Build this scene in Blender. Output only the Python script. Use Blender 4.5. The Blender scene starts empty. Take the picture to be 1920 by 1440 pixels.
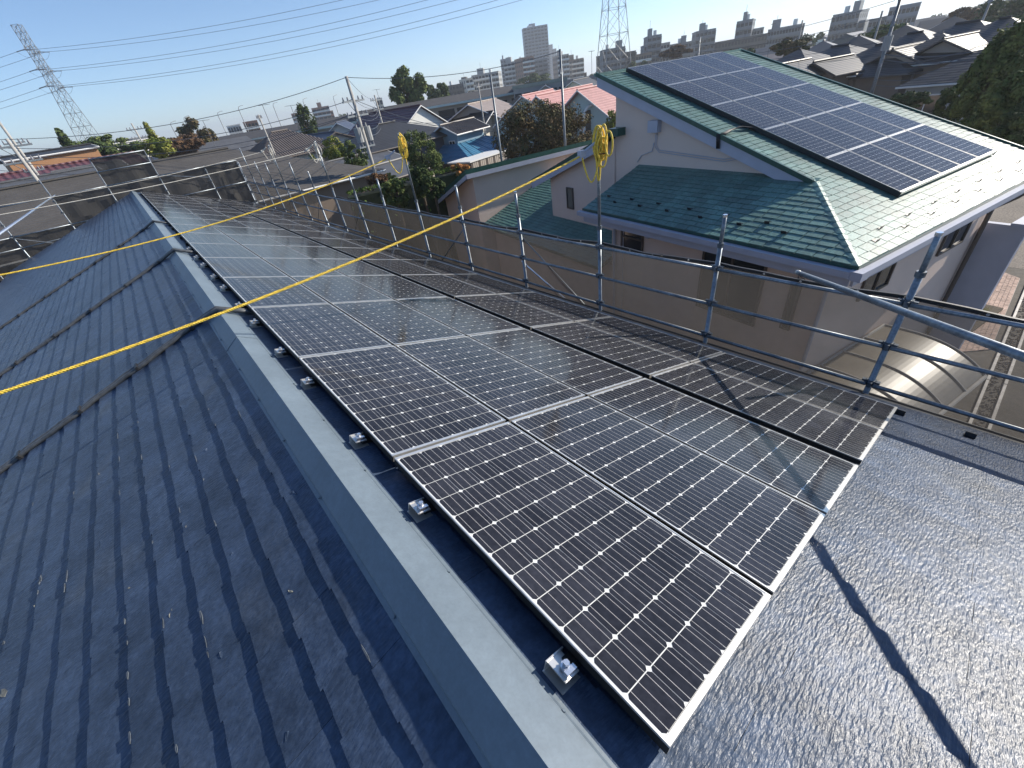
import bpy, math, random
import numpy as np
from mathutils import Vector, Matrix
R = random.Random(7)
S = bpy.context.scene
COL = S.collection
rad = math.radians
# ---------------------------------------------------------------- camera
CAM = np.array([-0.3758, -0.0911, 1.4690])
RW = np.array([[0.7439195, -0.65416421, -0.13657589],
               [-0.47044437, -0.36749598, -0.80226479],
               [0.47462182, 0.66107178, -0.58113529]])
FPX = 768.6
cam = bpy.data.objects.new('camera', bpy.data.cameras.new('camera'))
COL.objects.link(cam)
cam.matrix_world = Matrix(((RW[0][0], -RW[1][0], -RW[2][0], CAM[0]),
                           (RW[0][1], -RW[1][1], -RW[2][1], CAM[1]),
                           (RW[0][2], -RW[1][2], -RW[2][2], CAM[2]), (0, 0, 0, 1)))
cam.data.sensor_width = 36
cam.data.lens = FPX / 1920 * 36
cam.data.clip_start = 0.05
cam.data.clip_end = 9000
S.camera = cam
# ---------------------------------------------------------------- light
SUN_AZ, SUN_EL = rad(-17.5), rad(26.8)
sd = Vector((math.cos(SUN_EL) * math.cos(SUN_AZ), math.cos(SUN_EL) * math.sin(SUN_AZ), math.sin(SUN_EL)))
sun = bpy.data.objects.new('sun', bpy.data.lights.new('sun', 'SUN'))
COL.objects.link(sun)
sun.data.energy = 4.3
sun.data.angle = rad(0.53)
sun.data.color = (1.0, 0.92, 0.80)
sun.rotation_euler = sd.to_track_quat('Z', 'Y').to_euler()
W = bpy.data.worlds.new('World')
S.world = W
W.use_nodes = True
wn = W.node_tree.nodes
sky = wn.new('ShaderNodeTexSky')
sky.sky_type = 'NISHITA'
sky.sun_disc = False
sky.sun_elevation = SUN_EL
sky.sun_rotation = math.pi / 2 - SUN_AZ
sky.altitude = 60
sky.air_density = 0.8
sky.dust_density = 0.0
sky.ozone_density = 4.0
W.node_tree.links.new(sky.outputs[0], wn['Background'].inputs[0])
wn['Background'].inputs[1].default_value = 0.092
S.view_settings.view_transform = 'Standard'
S.view_settings.look = 'None'
S.view_settings.exposure = 0.9
S.view_settings.gamma = 1.0
S.render.engine = 'CYCLES'

# ---------------------------------------------------------------- helpers
def ray(x, y):
    d = np.array([(x - 960) / FPX, (y - 720) / FPX, 1.0])
    return RW.T @ d
def at(x, y, d):
    """world point seen at photo pixel (x, y), d metres away horizontally"""
    r = ray(x, y)
    return Vector((CAM + r * d / math.hypot(r[0], r[1])).tolist())
def onz(x, y, z):
    r = ray(x, y)
    return Vector((CAM + r * (z - CAM[2]) / r[2]).tolist())
GZ = -7.0

def tag(o, label=None, cat=None, group=None, kind=None):
    if label: o['label'] = label
    if cat: o['category'] = cat
    if group: o['group'] = group
    if kind: o['kind'] = kind
    return o
def empty(name, loc=(0, 0, 0), rz=0, label=None, cat=None, group=None):
    o = bpy.data.objects.new(name, None)
    COL.objects.link(o)
    o.location = loc
    o.rotation_euler = (0, 0, rz)
    o.empty_display_size = 0.1
    return tag(o, label, cat, group)
def link(name, me, parent=None, mw=None):
    o = bpy.data.objects.new(name, me)
    COL.objects.link(o)
    if parent: o.parent = parent
    if mw is not None: o.matrix_local = mw
    return o
class MB:
    def __init__(s): s.v = []; s.f = []; s.m = []; s.mi = 0
    def face(s, pts):
        n = len(s.v); s.v += [tuple(p) for p in pts]; s.f.append(tuple(range(n, n + len(pts)))); s.m.append(s.mi)
    def box(s, a, b, M=None):
        x0, y0, z0 = a; x1, y1, z1 = b
        P = [(x0, y0, z0), (x1, y0, z0), (x1, y1, z0), (x0, y1, z0), (x0, y0, z1), (x1, y0, z1), (x1, y1, z1), (x0, y1, z1)]
        if M is not None: P = [tuple(M @ Vector(p)) for p in P]
        n = len(s.v); s.v += P
        for q in ((0, 3, 2, 1), (4, 5, 6, 7), (0, 1, 5, 4), (1, 2, 6, 5), (2, 3, 7, 6), (3, 0, 4, 7)):
            s.f.append(tuple(n + i for i in q)); s.m.append(s.mi)
        return s
    def prism(s, base, top):
        n = len(s.v); k = len(base)
        s.v += [tuple(p) for p in base] + [tuple(p) for p in top]
        s.f.append(tuple(n + i for i in reversed(range(k)))); s.m.append(s.mi)
        s.f.append(tuple(n + k + i for i in range(k))); s.m.append(s.mi)
        for i in range(k):
            j = (i + 1) % k
            s.f.append((n + i, n + j, n + k + j, n + k + i)); s.m.append(s.mi)
        return s
    def tube(s, pts, r, n=6, closed=False, cap=True):
        pts = [Vector(p) for p in pts]; k = len(pts); b = len(s.v)
        up = Vector((0, 0, 1)); prev = None
        for i, p in enumerate(pts):
            if closed: t = pts[(i + 1) % k] - pts[i - 1]
            else: t = pts[min(i + 1, k - 1)] - pts[max(i - 1, 0)]
            t.normalize()
            if prev is None:
                a = t.cross(up)
                if a.length < 0.1: a = t.cross(Vector((1, 0, 0)))
            else:
                a = prev - t * prev.dot(t)
            a.normalize(); prev = a
            c = t.cross(a)
            rr = r[i] if isinstance(r, (list, tuple)) else r
            for j in range(n):
                w = 2 * math.pi * j / n
                s.v.append(tuple(p + (a * math.cos(w) + c * math.sin(w)) * rr))
        for i in range(k if closed else k - 1):
            i2 = (i + 1) % k
            for j in range(n):
                j2 = (j + 1) % n
                s.f.append((b + i * n + j, b + i * n + j2, b + i2 * n + j2, b + i2 * n + j)); s.m.append(s.mi)
        if cap and not closed:
            s.f.append(tuple(b + j for j in reversed(range(n)))); s.m.append(s.mi)
            s.f.append(tuple(b + (k - 1) * n + j for j in range(n))); s.m.append(s.mi)
        return s
    def mesh(s, name, mats, smooth=False):
        me = bpy.data.meshes.new(name)
        me.from_pydata(s.v, [], s.f)
        if not isinstance(mats, (list, tuple)): mats = [mats]
        for m in mats: me.materials.append(m)
        if len(mats) > 1: me.polygons.foreach_set('material_index', s.m)
        if smooth: me.polygons.foreach_set('use_smooth', [True] * len(s.f))
        me.update()
        return me
    def build(s, name, mats, parent=None, smooth=False):
        return link(name, s.mesh(name, mats, smooth), parent)

def ordn(i):
    w = ['first', 'second', 'third', 'fourth', 'fifth', 'sixth', 'seventh', 'eighth', 'ninth', 'tenth', 'eleventh', 'twelfth',
         'thirteenth', 'fourteenth', 'fifteenth', 'sixteenth', 'seventeenth', 'eighteenth']
    return w[i]

# ---------------------------------------------------------------- materials
MATS = {}
def mat(name, col, rough=0.6, metal=0.0, noise=None, bump=None, rnd=0.0, spec=0.5, coat=0.0, coatr=0.05, pos=True, stretch=None, hue=None, emit=None):
    if name in MATS: return MATS[name]
    m = bpy.data.materials.new(name); m.use_nodes = True
    nt = m.node_tree; N = nt.nodes; L = nt.links
    b = N['Principled BSDF']
    b.inputs['Roughness'].default_value = rough
    b.inputs['Metallic'].default_value = metal
    b.inputs['Specular IOR Level'].default_value = spec
    b.inputs['Coat Weight'].default_value = coat
    b.inputs['Coat Roughness'].default_value = coatr
    fac = None
    if noise or bump or hue:
        if pos:
            g = N.new('ShaderNodeNewGeometry'); out = g.outputs['Position']
        else:
            g = N.new('ShaderNodeTexCoord'); out = g.outputs['Object']
        if stretch:
            mp = N.new('ShaderNodeMapping'); mp.inputs['Scale'].default_value = stretch
            L.new(out, mp.inputs[0]); out2 = mp.outputs[0]
        else: out2 = out
    def mul(a, b_):
        if a is None: return b_
        q = N.new('ShaderNodeMath'); q.operation = 'MULTIPLY'; L.new(a, q.inputs[0]); L.new(b_, q.inputs[1]); return q.outputs[0]
    if noise:
        for (sc, am) in (noise if isinstance(noise[0], tuple) else [noise]):
            t = N.new('ShaderNodeTexNoise'); t.inputs['Scale'].default_value = sc; t.inputs['Detail'].default_value = 5
            L.new(out, t.inputs['Vector'])
            r = N.new('ShaderNodeMapRange'); r.inputs[1].default_value = 0.3; r.inputs[2].default_value = 0.7
            r.inputs[3].default_value = 1 - am; r.inputs[4].default_value = 1 + am
            L.new(t.outputs[0], r.inputs[0]); fac = mul(fac, r.outputs[0])
    if rnd:
        oi = N.new('ShaderNodeObjectInfo'); r = N.new('ShaderNodeMapRange')
        r.inputs[3].default_value = 1 - rnd; r.inputs[4].default_value = 1 + rnd
        L.new(oi.outputs['Random'], r.inputs[0]); fac = mul(fac, r.outputs[0])
    base = None
    if hue:
        t = N.new('ShaderNodeTexNoise'); t.inputs['Scale'].default_value = hue[0]; t.inputs['Detail'].default_value = 4
        L.new(out, t.inputs['Vector'])
        r = N.new('ShaderNodeMapRange'); r.inputs[1].default_value = hue[2] if len(hue) > 2 else 0.4; r.inputs[2].default_value = hue[3] if len(hue) > 3 else 0.62
        L.new(t.outputs[0], r.inputs[0])
        mx = N.new('ShaderNodeMix'); mx.data_type = 'RGBA'
        mx.inputs[6].default_value = (*col, 1); mx.inputs[7].default_value = (*hue[1], 1)
        L.new(r.outputs[0], mx.inputs[0]); base = mx.outputs[2]
    if fac is not None:
        vm = N.new('ShaderNodeVectorMath'); vm.operation = 'SCALE'
        if base is not None: L.new(base, vm.inputs[0])
        else: vm.inputs[0].default_value = col
        L.new(fac, vm.inputs['Scale']); L.new(vm.outputs[0], b.inputs['Base Color'])
    elif base is not None: L.new(base, b.inputs['Base Color'])
    else: b.inputs['Base Color'].default_value = (*col, 1)
    if bump:
        last = None
        for (sc, st, di) in (bump if isinstance(bump[0], tuple) else [bump]):
            t = N.new('ShaderNodeTexNoise'); t.inputs['Scale'].default_value = sc; t.inputs['Detail'].default_value = 3
            L.new(out2, t.inputs['Vector'])
            bp = N.new('ShaderNodeBump'); bp.inputs['Strength'].default_value = st; bp.inputs['Distance'].default_value = di
            L.new(t.outputs[0], bp.inputs['Height'])
            if last: L.new(last, bp.inputs['Normal'])
            last = bp.outputs[0]
        L.new(last, b.inputs['Normal'])
        if coat: L.new(last, b.inputs['Coat Normal'])
    b.inputs['Coat IOR'].default_value = 1.38
    MATS[name] = m
    return m
M = {}
M['slate'] = mat('slate_paint', (0.050, 0.074, 0.120), 0.33, noise=((1.3, .2), (9, .25), (40, .2)), rnd=.10, spec=.20, hue=(2.2, (.072, .090, .120), .55, .75),
                 stretch=(26, 95, 26), bump=((1.0, .75, .0065), (3.2, .35, .0015)))
M['chip'] = mat('bare_chipped_slate', (0.16, 0.16, 0.14), 0.8, noise=(60, .3))
M['cap'] = mat('ridge_cap_paint', (0.135, 0.172, 0.205), 0.42, noise=((2.5, .10), (25, .07), (90, .05)), bump=(260, .25, .001))
M['steel'] = mat('galvanised_pipe', (0.24, 0.27, 0.30), 0.42, metal=.6, noise=((6, .3), (45, .25)))
M['dsteel'] = mat('dark_galvanised_clamp', (0.16, 0.18, 0.20), 0.5, metal=.6, noise=(30, .4))
M['zinc'] = mat('bright_zinc', (0.75, 0.76, 0.78), 0.25, metal=.9)
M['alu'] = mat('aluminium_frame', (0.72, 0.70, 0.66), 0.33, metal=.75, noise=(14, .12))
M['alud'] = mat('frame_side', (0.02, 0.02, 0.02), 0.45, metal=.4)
M['cell'] = mat('solar_cell', (0.023, 0.024, 0.031), 0.5, rnd=.2, noise=((2.2, .25), (45, .22)), coat=.75, coatr=.11, spec=.0)
M['sheet'] = mat('panel_backsheet', (0.66, 0.67, 0.66), 0.6, coat=1.0, coatr=.11, spec=.1)
M['bus'] = mat('busbar', (0.46, 0.46, 0.46), 0.5, coat=.8, coatr=.11, spec=.1)
M['black'] = mat('black_rubber', (0.018, 0.018, 0.02), 0.5, noise=(30, .3))
M['conduit'] = mat('grey_conduit', (0.075, 0.08, 0.085), 0.45, noise=(20, .3), bump=(300, .4, .002))
M['ropey'] = mat('yellow_rope', (0.80, 0.56, 0.07), 0.6, noise=(40, .25))
M['ropew'] = mat('white_rope', (0.62, 0.58, 0.5), 0.7, noise=(40, .2))
M['lav'] = mat('lavender_trim', (0.40, 0.42, 0.50), 0.5, noise=(3, .05))
M['pink'] = mat('pink_stucco', (0.66, 0.53, 0.455), 0.85, noise=((.7, .05), (60, .04)), bump=(160, .3, .003))
M['green'] = mat('green_shingle', (0.092, 0.195, 0.172), 0.48, noise=((2, .2), (22, .25)), rnd=.2, spec=.72, bump=(85, .7, .006))
M['gtrim'] = mat('green_trim', (0.018, 0.075, 0.06), 0.35, noise=(8, .2))
M['glass'] = mat('dark_window_glass', (0.025, 0.03, 0.035), 0.08, spec=.6)
M['fglass'] = mat('frosted_glass', (0.16, 0.16, 0.14), 0.25)
M['brownframe'] = mat('brown_window_frame', (0.09, 0.075, 0.065), 0.45)
M['whitef'] = mat('white_frame', (0.7, 0.7, 0.68), 0.5)
M['concrete'] = mat('concrete', (0.36, 0.35, 0.33), 0.9, noise=((.5, .15), (9, .1)))
M['asphalt'] = mat('asphalt', (0.085, 0.075, 0.062), 0.92, noise=((.3, .25), (6, .25), (60, .3)))
M['gravel'] = mat('gravel_lot', (0.19, 0.165, 0.14), 0.95, noise=((.4, .25), (14, .35)), bump=(30, .6, .03))
M['bark'] = mat('bark', (0.09, 0.07, 0.05), 0.9, noise=(8, .3))
M['pipewood'] = mat('utility_pole_concrete', (0.34, 0.33, 0.31), 0.85, noise=(3, .12))
M['pylon'] = mat('pylon_steel', (0.20, 0.21, 0.22), 0.5, metal=.3)
M['wire'] = mat('power_wire', (0.10, 0.11, 0.13), 0.6)
M['hvwire'] = mat('high_voltage_wire', (0.20, 0.23, 0.28), 0.6)
M['ceram'] = mat('insulator', (0.2, 0.2, 0.22), 0.4)
def meshmat():
    m = bpy.data.materials.new('scaffold_mesh'); m.use_nodes = True
    nt = m.node_tree; N = nt.nodes; L = nt.links
    for n in list(N): N.remove(n)
    o = N.new('ShaderNodeOutputMaterial'); mix = N.new('ShaderNodeMixShader'); tr = N.new('ShaderNodeBsdfTransparent')
    d = N.new('ShaderNodeBsdfDiffuse'); d.inputs[0].default_value = (0.085, 0.083, 0.08, 1)
    t = N.new('ShaderNodeBsdfTranslucent'); t.inputs[0].default_value = (0.066, 0.061, 0.057, 1)
    m2 = N.new('ShaderNodeMixShader'); m2.inputs[0].default_value = .5
    L.new(d.outputs[0], m2.inputs[1]); L.new(t.outputs[0], m2.inputs[2])
    g = N.new('ShaderNodeNewGeometry'); n = N.new('ShaderNodeTexNoise'); n.inputs['Scale'].default_value = 1.6; n.inputs['Detail'].default_value = 6
    L.new(g.outputs['Position'], n.inputs['Vector'])
    r = N.new('ShaderNodeMapRange'); r.inputs[1].default_value = .3; r.inputs[2].default_value = .7; r.inputs[3].default_value = .52; r.inputs[4].default_value = .72
    r.name = 'dens'
    L.new(n.outputs[0], r.inputs[0]); L.new(r.outputs[0], mix.inputs[0])
    L.new(tr.outputs[0], mix.inputs[1]); L.new(m2.outputs[0], mix.inputs[2]); L.new(mix.outputs[0], o.inputs[0])
    return m
M['mesh'] = meshmat()
M['mesh2'] = M['mesh'].copy(); M['mesh2'].name = 'dense_scaffold_mesh'
q = M['mesh2'].node_tree.nodes['dens']; q.inputs[3].default_value = .8; q.inputs[4].default_value = .95

# ---------------------------------------------------------------- ground
g = MB()
n = 48
ring = [0, 30, 60, 120, 250, 500, 1000, 2200, 4500]
for i in range(len(ring) - 1):
    for j in range(n):
        a0, a1 = 2 * math.pi * j / n, 2 * math.pi * (j + 1) / n
        P = [(math.cos(a) * r_, math.sin(a) * r_, GZ) for a, r_ in ((a0, ring[i]), (a0, ring[i + 1]), (a1, ring[i + 1]), (a1, ring[i]))]
        g.face(P if i else P[1:3] + [(0, 0, GZ)][:1] if False else (P if i else [P[1], P[2], (0, 0, GZ)]))
tag(g.build('ground', mat('town_ground', (0.10, 0.095, 0.075), .95, noise=((.02, .3), (.3, .2)), hue=(.04, (.06, .085, .035), .45, .6))), kind='structure')
# ================================================================ our building: the slate roof
AL = rad(19.063); ca, sa = math.cos(AL), math.sin(AL); TN = math.tan(AL)
XA, ZA = -0.2692, -0.017
MR = Matrix(((ca, 0, sa, XA), (0, 1, 0, 0), (-sa, 0, ca, ZA), (0, 0, 0, 1)))      # right slope frame: x down, y along the ridge, z out
ML = Matrix(((-ca, 0, -sa, XA), (0, -1, 0, 0), (-sa, 0, ca, ZA), (0, 0, 0, 1)))    # left slope frame (y runs towards the camera)
Y0, Y1 = -2.4, 27.0
LR, LL = 5.0, 5.78
house = empty('slate_roofed_building', (0, 0, GZ), 0, 'long building with dark blue slate gable roof carrying the rows of solar panels', 'building')
def hz(M4): return Matrix.Translation((0, 0, -GZ)) @ M4
b = MB()
xr, xl = XA + (LR - .35) * ca, XA - (LL - .45) * ca
zr, zl = ZA - (LR - .35) * sa - .16, ZA - (LL - .45) * sa - .16
b.prism([(xl, Y0 + .4, 0), (xr, Y0 + .4, 0), (xr, Y0 + .4, zr - GZ), (XA, Y0 + .4, ZA - .16 - GZ), (xl, Y0 + .4, zl - GZ)],
        [(xl, Y1 - .4, 0), (xr, Y1 - .4, 0), (xr, Y1 - .4, zr - GZ), (XA, Y1 - .4, ZA - .16 - GZ), (xl, Y1 - .4, zl - GZ)])
b.build('wall', M['pink'], house)
for nm, M4, ln in (('roof_deck', MR, LR), ('roof_deck', ML, LL)):
    d = MB(); s_ = 1 if M4 is MR else -1
    y0, y1 = (Y0, Y1) if s_ == 1 else (-Y1, -Y0)
    d.box((.015, y0 + .02, -.14), (ln - .02, y1 - .02, -.012))
    o = d.build(nm, M['gtrim'] if False else M['black'], house); o.matrix_local = hz(M4)
SW, EX = 0.91, 0.182
def slate_mesh(seed, w=SW - .0018, segs=11, t=.0135):
    r = random.Random(seed); m = MB(); D = EX + .03
    ys = [0]
    for i in range(segs - 1): ys.append(ys[-1] + w / segs * r.uniform(.6, 1.4))
    ys = [y * (w / (ys[-1] + w / segs)) for y in ys] + [w]
    off = [r.choice((0, .002, .004, .008, .012)) * r.uniform(.7, 1.2) for _ in range(segs)]
    warp = [r.uniform(0, .0022) for _ in range(segs + 1)]
    for i in range(segs):
        a, c_ = ys[i], ys[i + 1]; x = D - off[i]
        za, zc = t + warp[i], t + warp[i + 1]
        m.face([(0, a, .0005), (x, a, za), (x, c_, zc), (0, c_, .0005)])
        m.face([(x, a, -.002), (x, c_, -.002), (x, c_, zc), (x, a, za)])
        if i + 1 < segs:
            x2 = D - off[i + 1]
            m.face([(x, c_, -.002), (x2, c_, -.002), (x2, c_, zc), (x, c_, zc)])
    m.face([(0, 0, -.002), (D - off[0], 0, -.002), (D - off[0], 0, t + warp[0]), (0, 0, .0005)])
    m.face([(0, w, -.002), (0, w, .0005), (D - off[-1], w, t + warp[-1]), (D - off[-1], w, -.002)])
    return m
variants = [slate_mesh(i) for i in range(8)]
vmesh = [v.mesh('slate', M['slate']) for v in variants]
def lay(M4, ln, limit, hidden):
    side = 1 if M4 is MR else -1
    rows = int((ln - .093) / EX) + 1
    todo = []
    for r_ in range(rows):
        xb = .093 + EX * r_
        st = (r_ % 2) * SW / 2 + R.uniform(-.03, .03)
        y = Y0 - st
        while y < Y1 - .05:
            a, c_ = max(y, Y0), min(y + SW, Y1)
            mid = M4 @ Vector((xb, side * (a + c_) / 2, 0))
            todo.append(((mid - Vector(CAM.tolist())).length, r_, xb, a, c_, hidden(xb, a, c_)))
            y += SW
    todo.sort(key=lambda q: (q[5], q[0]))
    big = MB(); k = 0
    for dist, r_, xb, a, c_, hid in todo:
        vi = R.randrange(8)
        x0 = xb - EX - .03 + R.uniform(-.002, .002)
        f = (c_ - a) / SW
        base = a if side == 1 else -c_
        tw = R.uniform(-.0012, .0012); hz_ = R.uniform(0, .0012)
        if k < limit and not hid:
            fx = 1 if r_ else (.093 - .012) / (EX + .03)
            if not r_: x0 = .012
            T = M4 @ Matrix.Translation((x0, base, hz_)) @ Matrix.Rotation(tw, 4, 'Z') @ Matrix.Diagonal((fx, f, 1, 1))
            link('slate', vmesh[vi], house, hz(T)); k += 1
        else:
            nb = len(big.v); v = variants[vi]
            fx = 1 if r_ else (.093 - .012) / (EX + .03)
            if not r_: x0 = .012
            big.v += [(p[0] * fx + x0, p[1] * f + base, p[2] + hz_) for p in v.v]
            big.f += [tuple(nb + i for i in q) for q in v.f]; big.m += v.m
    o = big.build('slate_field', M['slate'], house); o.matrix_local = hz(M4); tag(o, kind='stuff')
lay(ML, LL, 205, lambda x, a, c_: a < -1.0)
lay(MR, LR, 90, lambda x, a, c_: (c_ > .8 and .45 < x < 4.3) or a < -1.4)
# ridge cap: folded metal lengths with a joint every 2.66 m
def capmesh(L, lap):
    m = MB()
    prof = [(-.135, -.004), (-.135, .007), (-.114, .009), (-.108, .015), (0, .0), (.126, .016), (.130, .010), (.137, .011), (.139, .008), (.150, .007), (.150, -.003)]
    P = []
    for u, h in prof:
        if u < 0: P.append(Vector((XA, 0, ZA)) + Vector((-ca, 0, -sa)) * -u + Vector((-sa, 0, ca)) * h)
        elif u > 0: P.append(Vector((XA, 0, ZA)) + Vector((ca, 0, -sa)) * u + Vector((sa, 0, ca)) * h)
        else: P.append(Vector((XA, 0, ZA + .052)))
    P = [p + Vector((0, 0, lap)) for p in P]
    for i in range(len(P) - 1):
        a, c_ = P[i], P[i + 1]
        m.face([a, c_, c_ + Vector((0, L, 0)), a + Vector((0, L, 0))])
    m.face(list(reversed(P)))
    return m
y = 1.378 - 2.66 * 2; k = 0
while y < Y1:
    y2 = min(y + 2.68, Y1 + .02)
    o = capmesh(y2 - y, .0045 * (k % 2)).build('ridge_cap', M['cap'], house)
    o.location = (0, y, -GZ)
    s2 = MB()
    for q_ in range(4):
        for sg in (-1, 1):
            u_ = .133 if sg > 0 else -.120
            pp = Vector((XA, 0, ZA)) + (Vector((ca, 0, -sa)) * u_ if sg > 0 else Vector((-ca, 0, -sa)) * -u_) + Vector((sg * sa, 0, ca)) * .012
            pp.y = .3 + q_ * .62
            s2.tube([pp, pp + Vector((sg * sa, 0, ca)) * .009], .006, 6)
    tag(s2.build('cap_screws', M['cap'], o), kind='stuff')
    y += 2.66; k += 1
# eave boards and gutters
g = MB(); xe = XA + LR * ca; ze = ZA - LR * sa
g.box((xe - .02, Y0, ze - .20 - GZ), (xe, Y1, ze - .03 - GZ))
xe2 = XA - LL * ca; ze2 = ZA - LL * sa
g.box((xe2, Y0, ze2 - .20 - GZ), (xe2 + .02, Y1, ze2 - .03 - GZ))
g.build('fascia', M['black'], house)
g = MB(); g.tube([(xe + .06, Y0, ze - .09 - GZ), (xe + .06, Y1, ze - .09 - GZ)], .055, 8)
g.build('gutter', M['black'], house)
def RP(yd, y, h=0):
    """roof coordinates of the panel field: yd metres down from the top panel edge, h above the panel plane"""
    return Vector((yd * ca + h * sa, y, -yd * sa + h * ca))
# snow guards on the near eave
for i, (yd, y) in enumerate(((4.30, -.03), (4.30, -.50), (4.30, -1.1))):
    m = MB(); m.box((-.04, -.035, 0), (.045, .035, .006)); m.box((-.04, -.035, 0), (-.033, .035, .045))
    o = m.build('snow_guard', M['black'], house)
    T = MR.copy(); T.translation = RP(yd, y, -.093); o.matrix_local = hz(T)
# torn chips on the left slates
def chip(px, py, s, seed):
    r = random.Random(seed); s *= .8
    n = Vector((-sa, 0, ca)); dd = ray(px, py); c0 = Vector(CAM.tolist()); dv = Vector(dd.tolist())
    p = c0 + dv * ((Vector((XA, 0, ZA)) - c0).dot(n) / dv.dot(n))
    m = MB(); k = 9
    top = []
    for i in range(k):
        a = 2 * math.pi * i / k
        top.append((math.cos(a) * s * r.uniform(.3, .7), math.sin(a) * s * r.uniform(.7, 1.5), .011 + r.uniform(0, .007) * (math.cos(a) > 0)))
    m.prism([(x, y, .004) for x, y, z in top], top)
    o = m.build('chipped_flake', M['chip'] if seed % 2 else M['slate'], house)
    T = ML.copy(); T.translation = p; o.matrix_local = hz(T @ Matrix.Rotation(r.uniform(-.6, .6), 4, 'Z'))
for i, (px, py, s) in enumerate([(195, 1022, .045), (325, 1152, .022), (258, 1405, .028), (355, 990, .02), (556, 925, .018), (247, 1102, .016), (420, 1228, .018), (12, 1300, .04),
                                 (285, 945, .012), (190, 890, .02), (545, 1380, .02), (72, 1135, .02), (390, 845, .012), (550, 1110, .015), (440, 1040, .014)]):
    chip(px, py, s, i)

r9 = random.Random(21); m = MB()
for i in range(80):
    row = r9.randint(1, 17); yc = -r9.uniform(-.3, 4.6); xb = .093 + EX * row - r9.uniform(0, .012)
    ln_ = r9.uniform(.01, .05); wd_ = r9.uniform(.0022, .005); k_ = 7; top = []
    for q_ in range(k_):
        a_ = 2 * math.pi * q_ / k_; top.append((xb - wd_ * .8 + math.cos(a_) * wd_ * r9.uniform(.6, 1.2), yc + math.sin(a_) * ln_ * r9.uniform(.6, 1.2), .0172 + r9.uniform(0, .0016)))
    m.prism([(x_, y_, .010) for x_, y_, z_ in top], top)
o = m.build('worn_slate_edges', mat('worn_slate_edge', (.075, .09, .11), .8, noise=(40, .4)), house); o.matrix_local = hz(ML); tag(o, kind='stuff')
# ================================================================ solar panels
PL, PW, PG = 1.58, 0.786, 0.0215
ROWS = [0, .812, 1.624, 2.53, 3.342]
c0, c1 = .1283, .1272      # cell pitch along / across
def cellquad(m, cx, cy, h=.001):
    a, b_, ch = .0624, .0624, .0098
    m.mi = 0
    P = [(-a + ch, -b_), (a - ch, -b_), (a, -b_ + ch), (a, b_ - ch), (a - ch, b_), (-a + ch, b_), (-a, b_ - ch), (-a, -b_ + ch)]
    m.face([(cx + x, cy + y, h) for x, y in P])
    m.mi = 1
    for f in (-.0415, 0, .0415):      # busbars run along the long side (y)
        m.face([(cx + f - .0008, cy - .0634, h + .0006), (cx + f + .0008, cy - .0634, h + .0006), (cx + f + .0008, cy + .0634, h + .0006), (cx + f - .0008, cy + .0634, h + .0006)])
cm = MB(); cellquad(cm, 0, 0); CELL = cm.mesh('solar_cell', [M['cell'], M['bus']])
cm = MB()
CP = []
for i in range(6):
    for j in range(12):
        CP.append((PW / 2 + (i - 2.5) * c1, PL / 2 + (j - 5.5) * c0))
        cellquad(cm, *CP[-1])
CELLS = cm.mesh('cells', [M['cell'], M['bus']])
f_ = MB(); fw, fh = .010, .036
f_.mi = 0
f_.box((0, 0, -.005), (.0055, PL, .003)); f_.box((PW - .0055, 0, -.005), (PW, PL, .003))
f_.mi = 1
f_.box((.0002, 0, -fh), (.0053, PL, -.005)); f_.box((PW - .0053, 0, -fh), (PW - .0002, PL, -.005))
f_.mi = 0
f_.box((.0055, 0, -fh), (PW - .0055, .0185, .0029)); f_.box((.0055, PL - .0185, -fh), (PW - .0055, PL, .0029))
FRAME = f_.mesh('frame', [M['alu'], M['alud']])
s_ = MB(); s_.face([(.005, fw, 0), (PW - .005, fw, 0), (PW - .005, PL - fw, 0), (.005, PL - fw, 0)])
# ribbon ends at the short sides
SHEET = s_.mesh('backsheet', M['sheet'])
s_ = MB()
for i in range(6):
    for f in (-.0415, 0, .0415):
        x = PW / 2 + (i - 2.5) * c1 + f
        for ya, yb in ((.018, .032), (PL - .032, PL - .018)):
            s_.face([(x - .0015, ya, .0012), (x + .0015, ya, .0012), (x + .0015, yb, .0012), (x - .0015, yb, .0012)])
for k in range(3):
    for ya in (.018, PL - .021):
        s_.face([(.03 + k * .255, ya, .0013), (.26 + k * .255, ya, .0013), (.26 + k * .255, ya + .003, .0013), (.03 + k * .255, ya + .003, .0013)])
RIB = s_.mesh('ribbon_ends', mat('tinned_ribbon', (.33, .33, .31), .5))
def panel(name, M4, label, group, near):
    t = empty(name, label=label, cat='solar panel', group=group)
    t.matrix_world = M4
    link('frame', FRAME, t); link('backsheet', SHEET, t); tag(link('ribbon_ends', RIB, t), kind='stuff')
    if near:
        for (x, y) in CP: link('cell', CELL, t, Matrix.Translation((x, y, 0)) @ Matrix.Rotation(R.uniform(-.003, .003), 4, 'X'))
    else: tag(link('cells', CELLS, t), kind='stuff')
    return t
rowdesc = ['row beside the ridge cap', 'second row from the ridge', 'row above the wide gap', 'row below the wide gap', 'row beside the scaffold']
NP = 16
for r_ in range(5):
    for k in range(NP):
        T = MR.copy(); T.translation = RP(ROWS[r_], k * (PL + PG), 0)
        T = T @ Matrix.Rotation(R.uniform(-.0012, .0012), 4, 'X') @ Matrix.Rotation(R.uniform(-.0012, .0012), 4, 'Y')
        panel('solar_panel', T, 'solar panel %s from the near end, %s' % (ordn(k), rowdesc[r_]), 'solar panels on the slate roof', k < 3)
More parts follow.
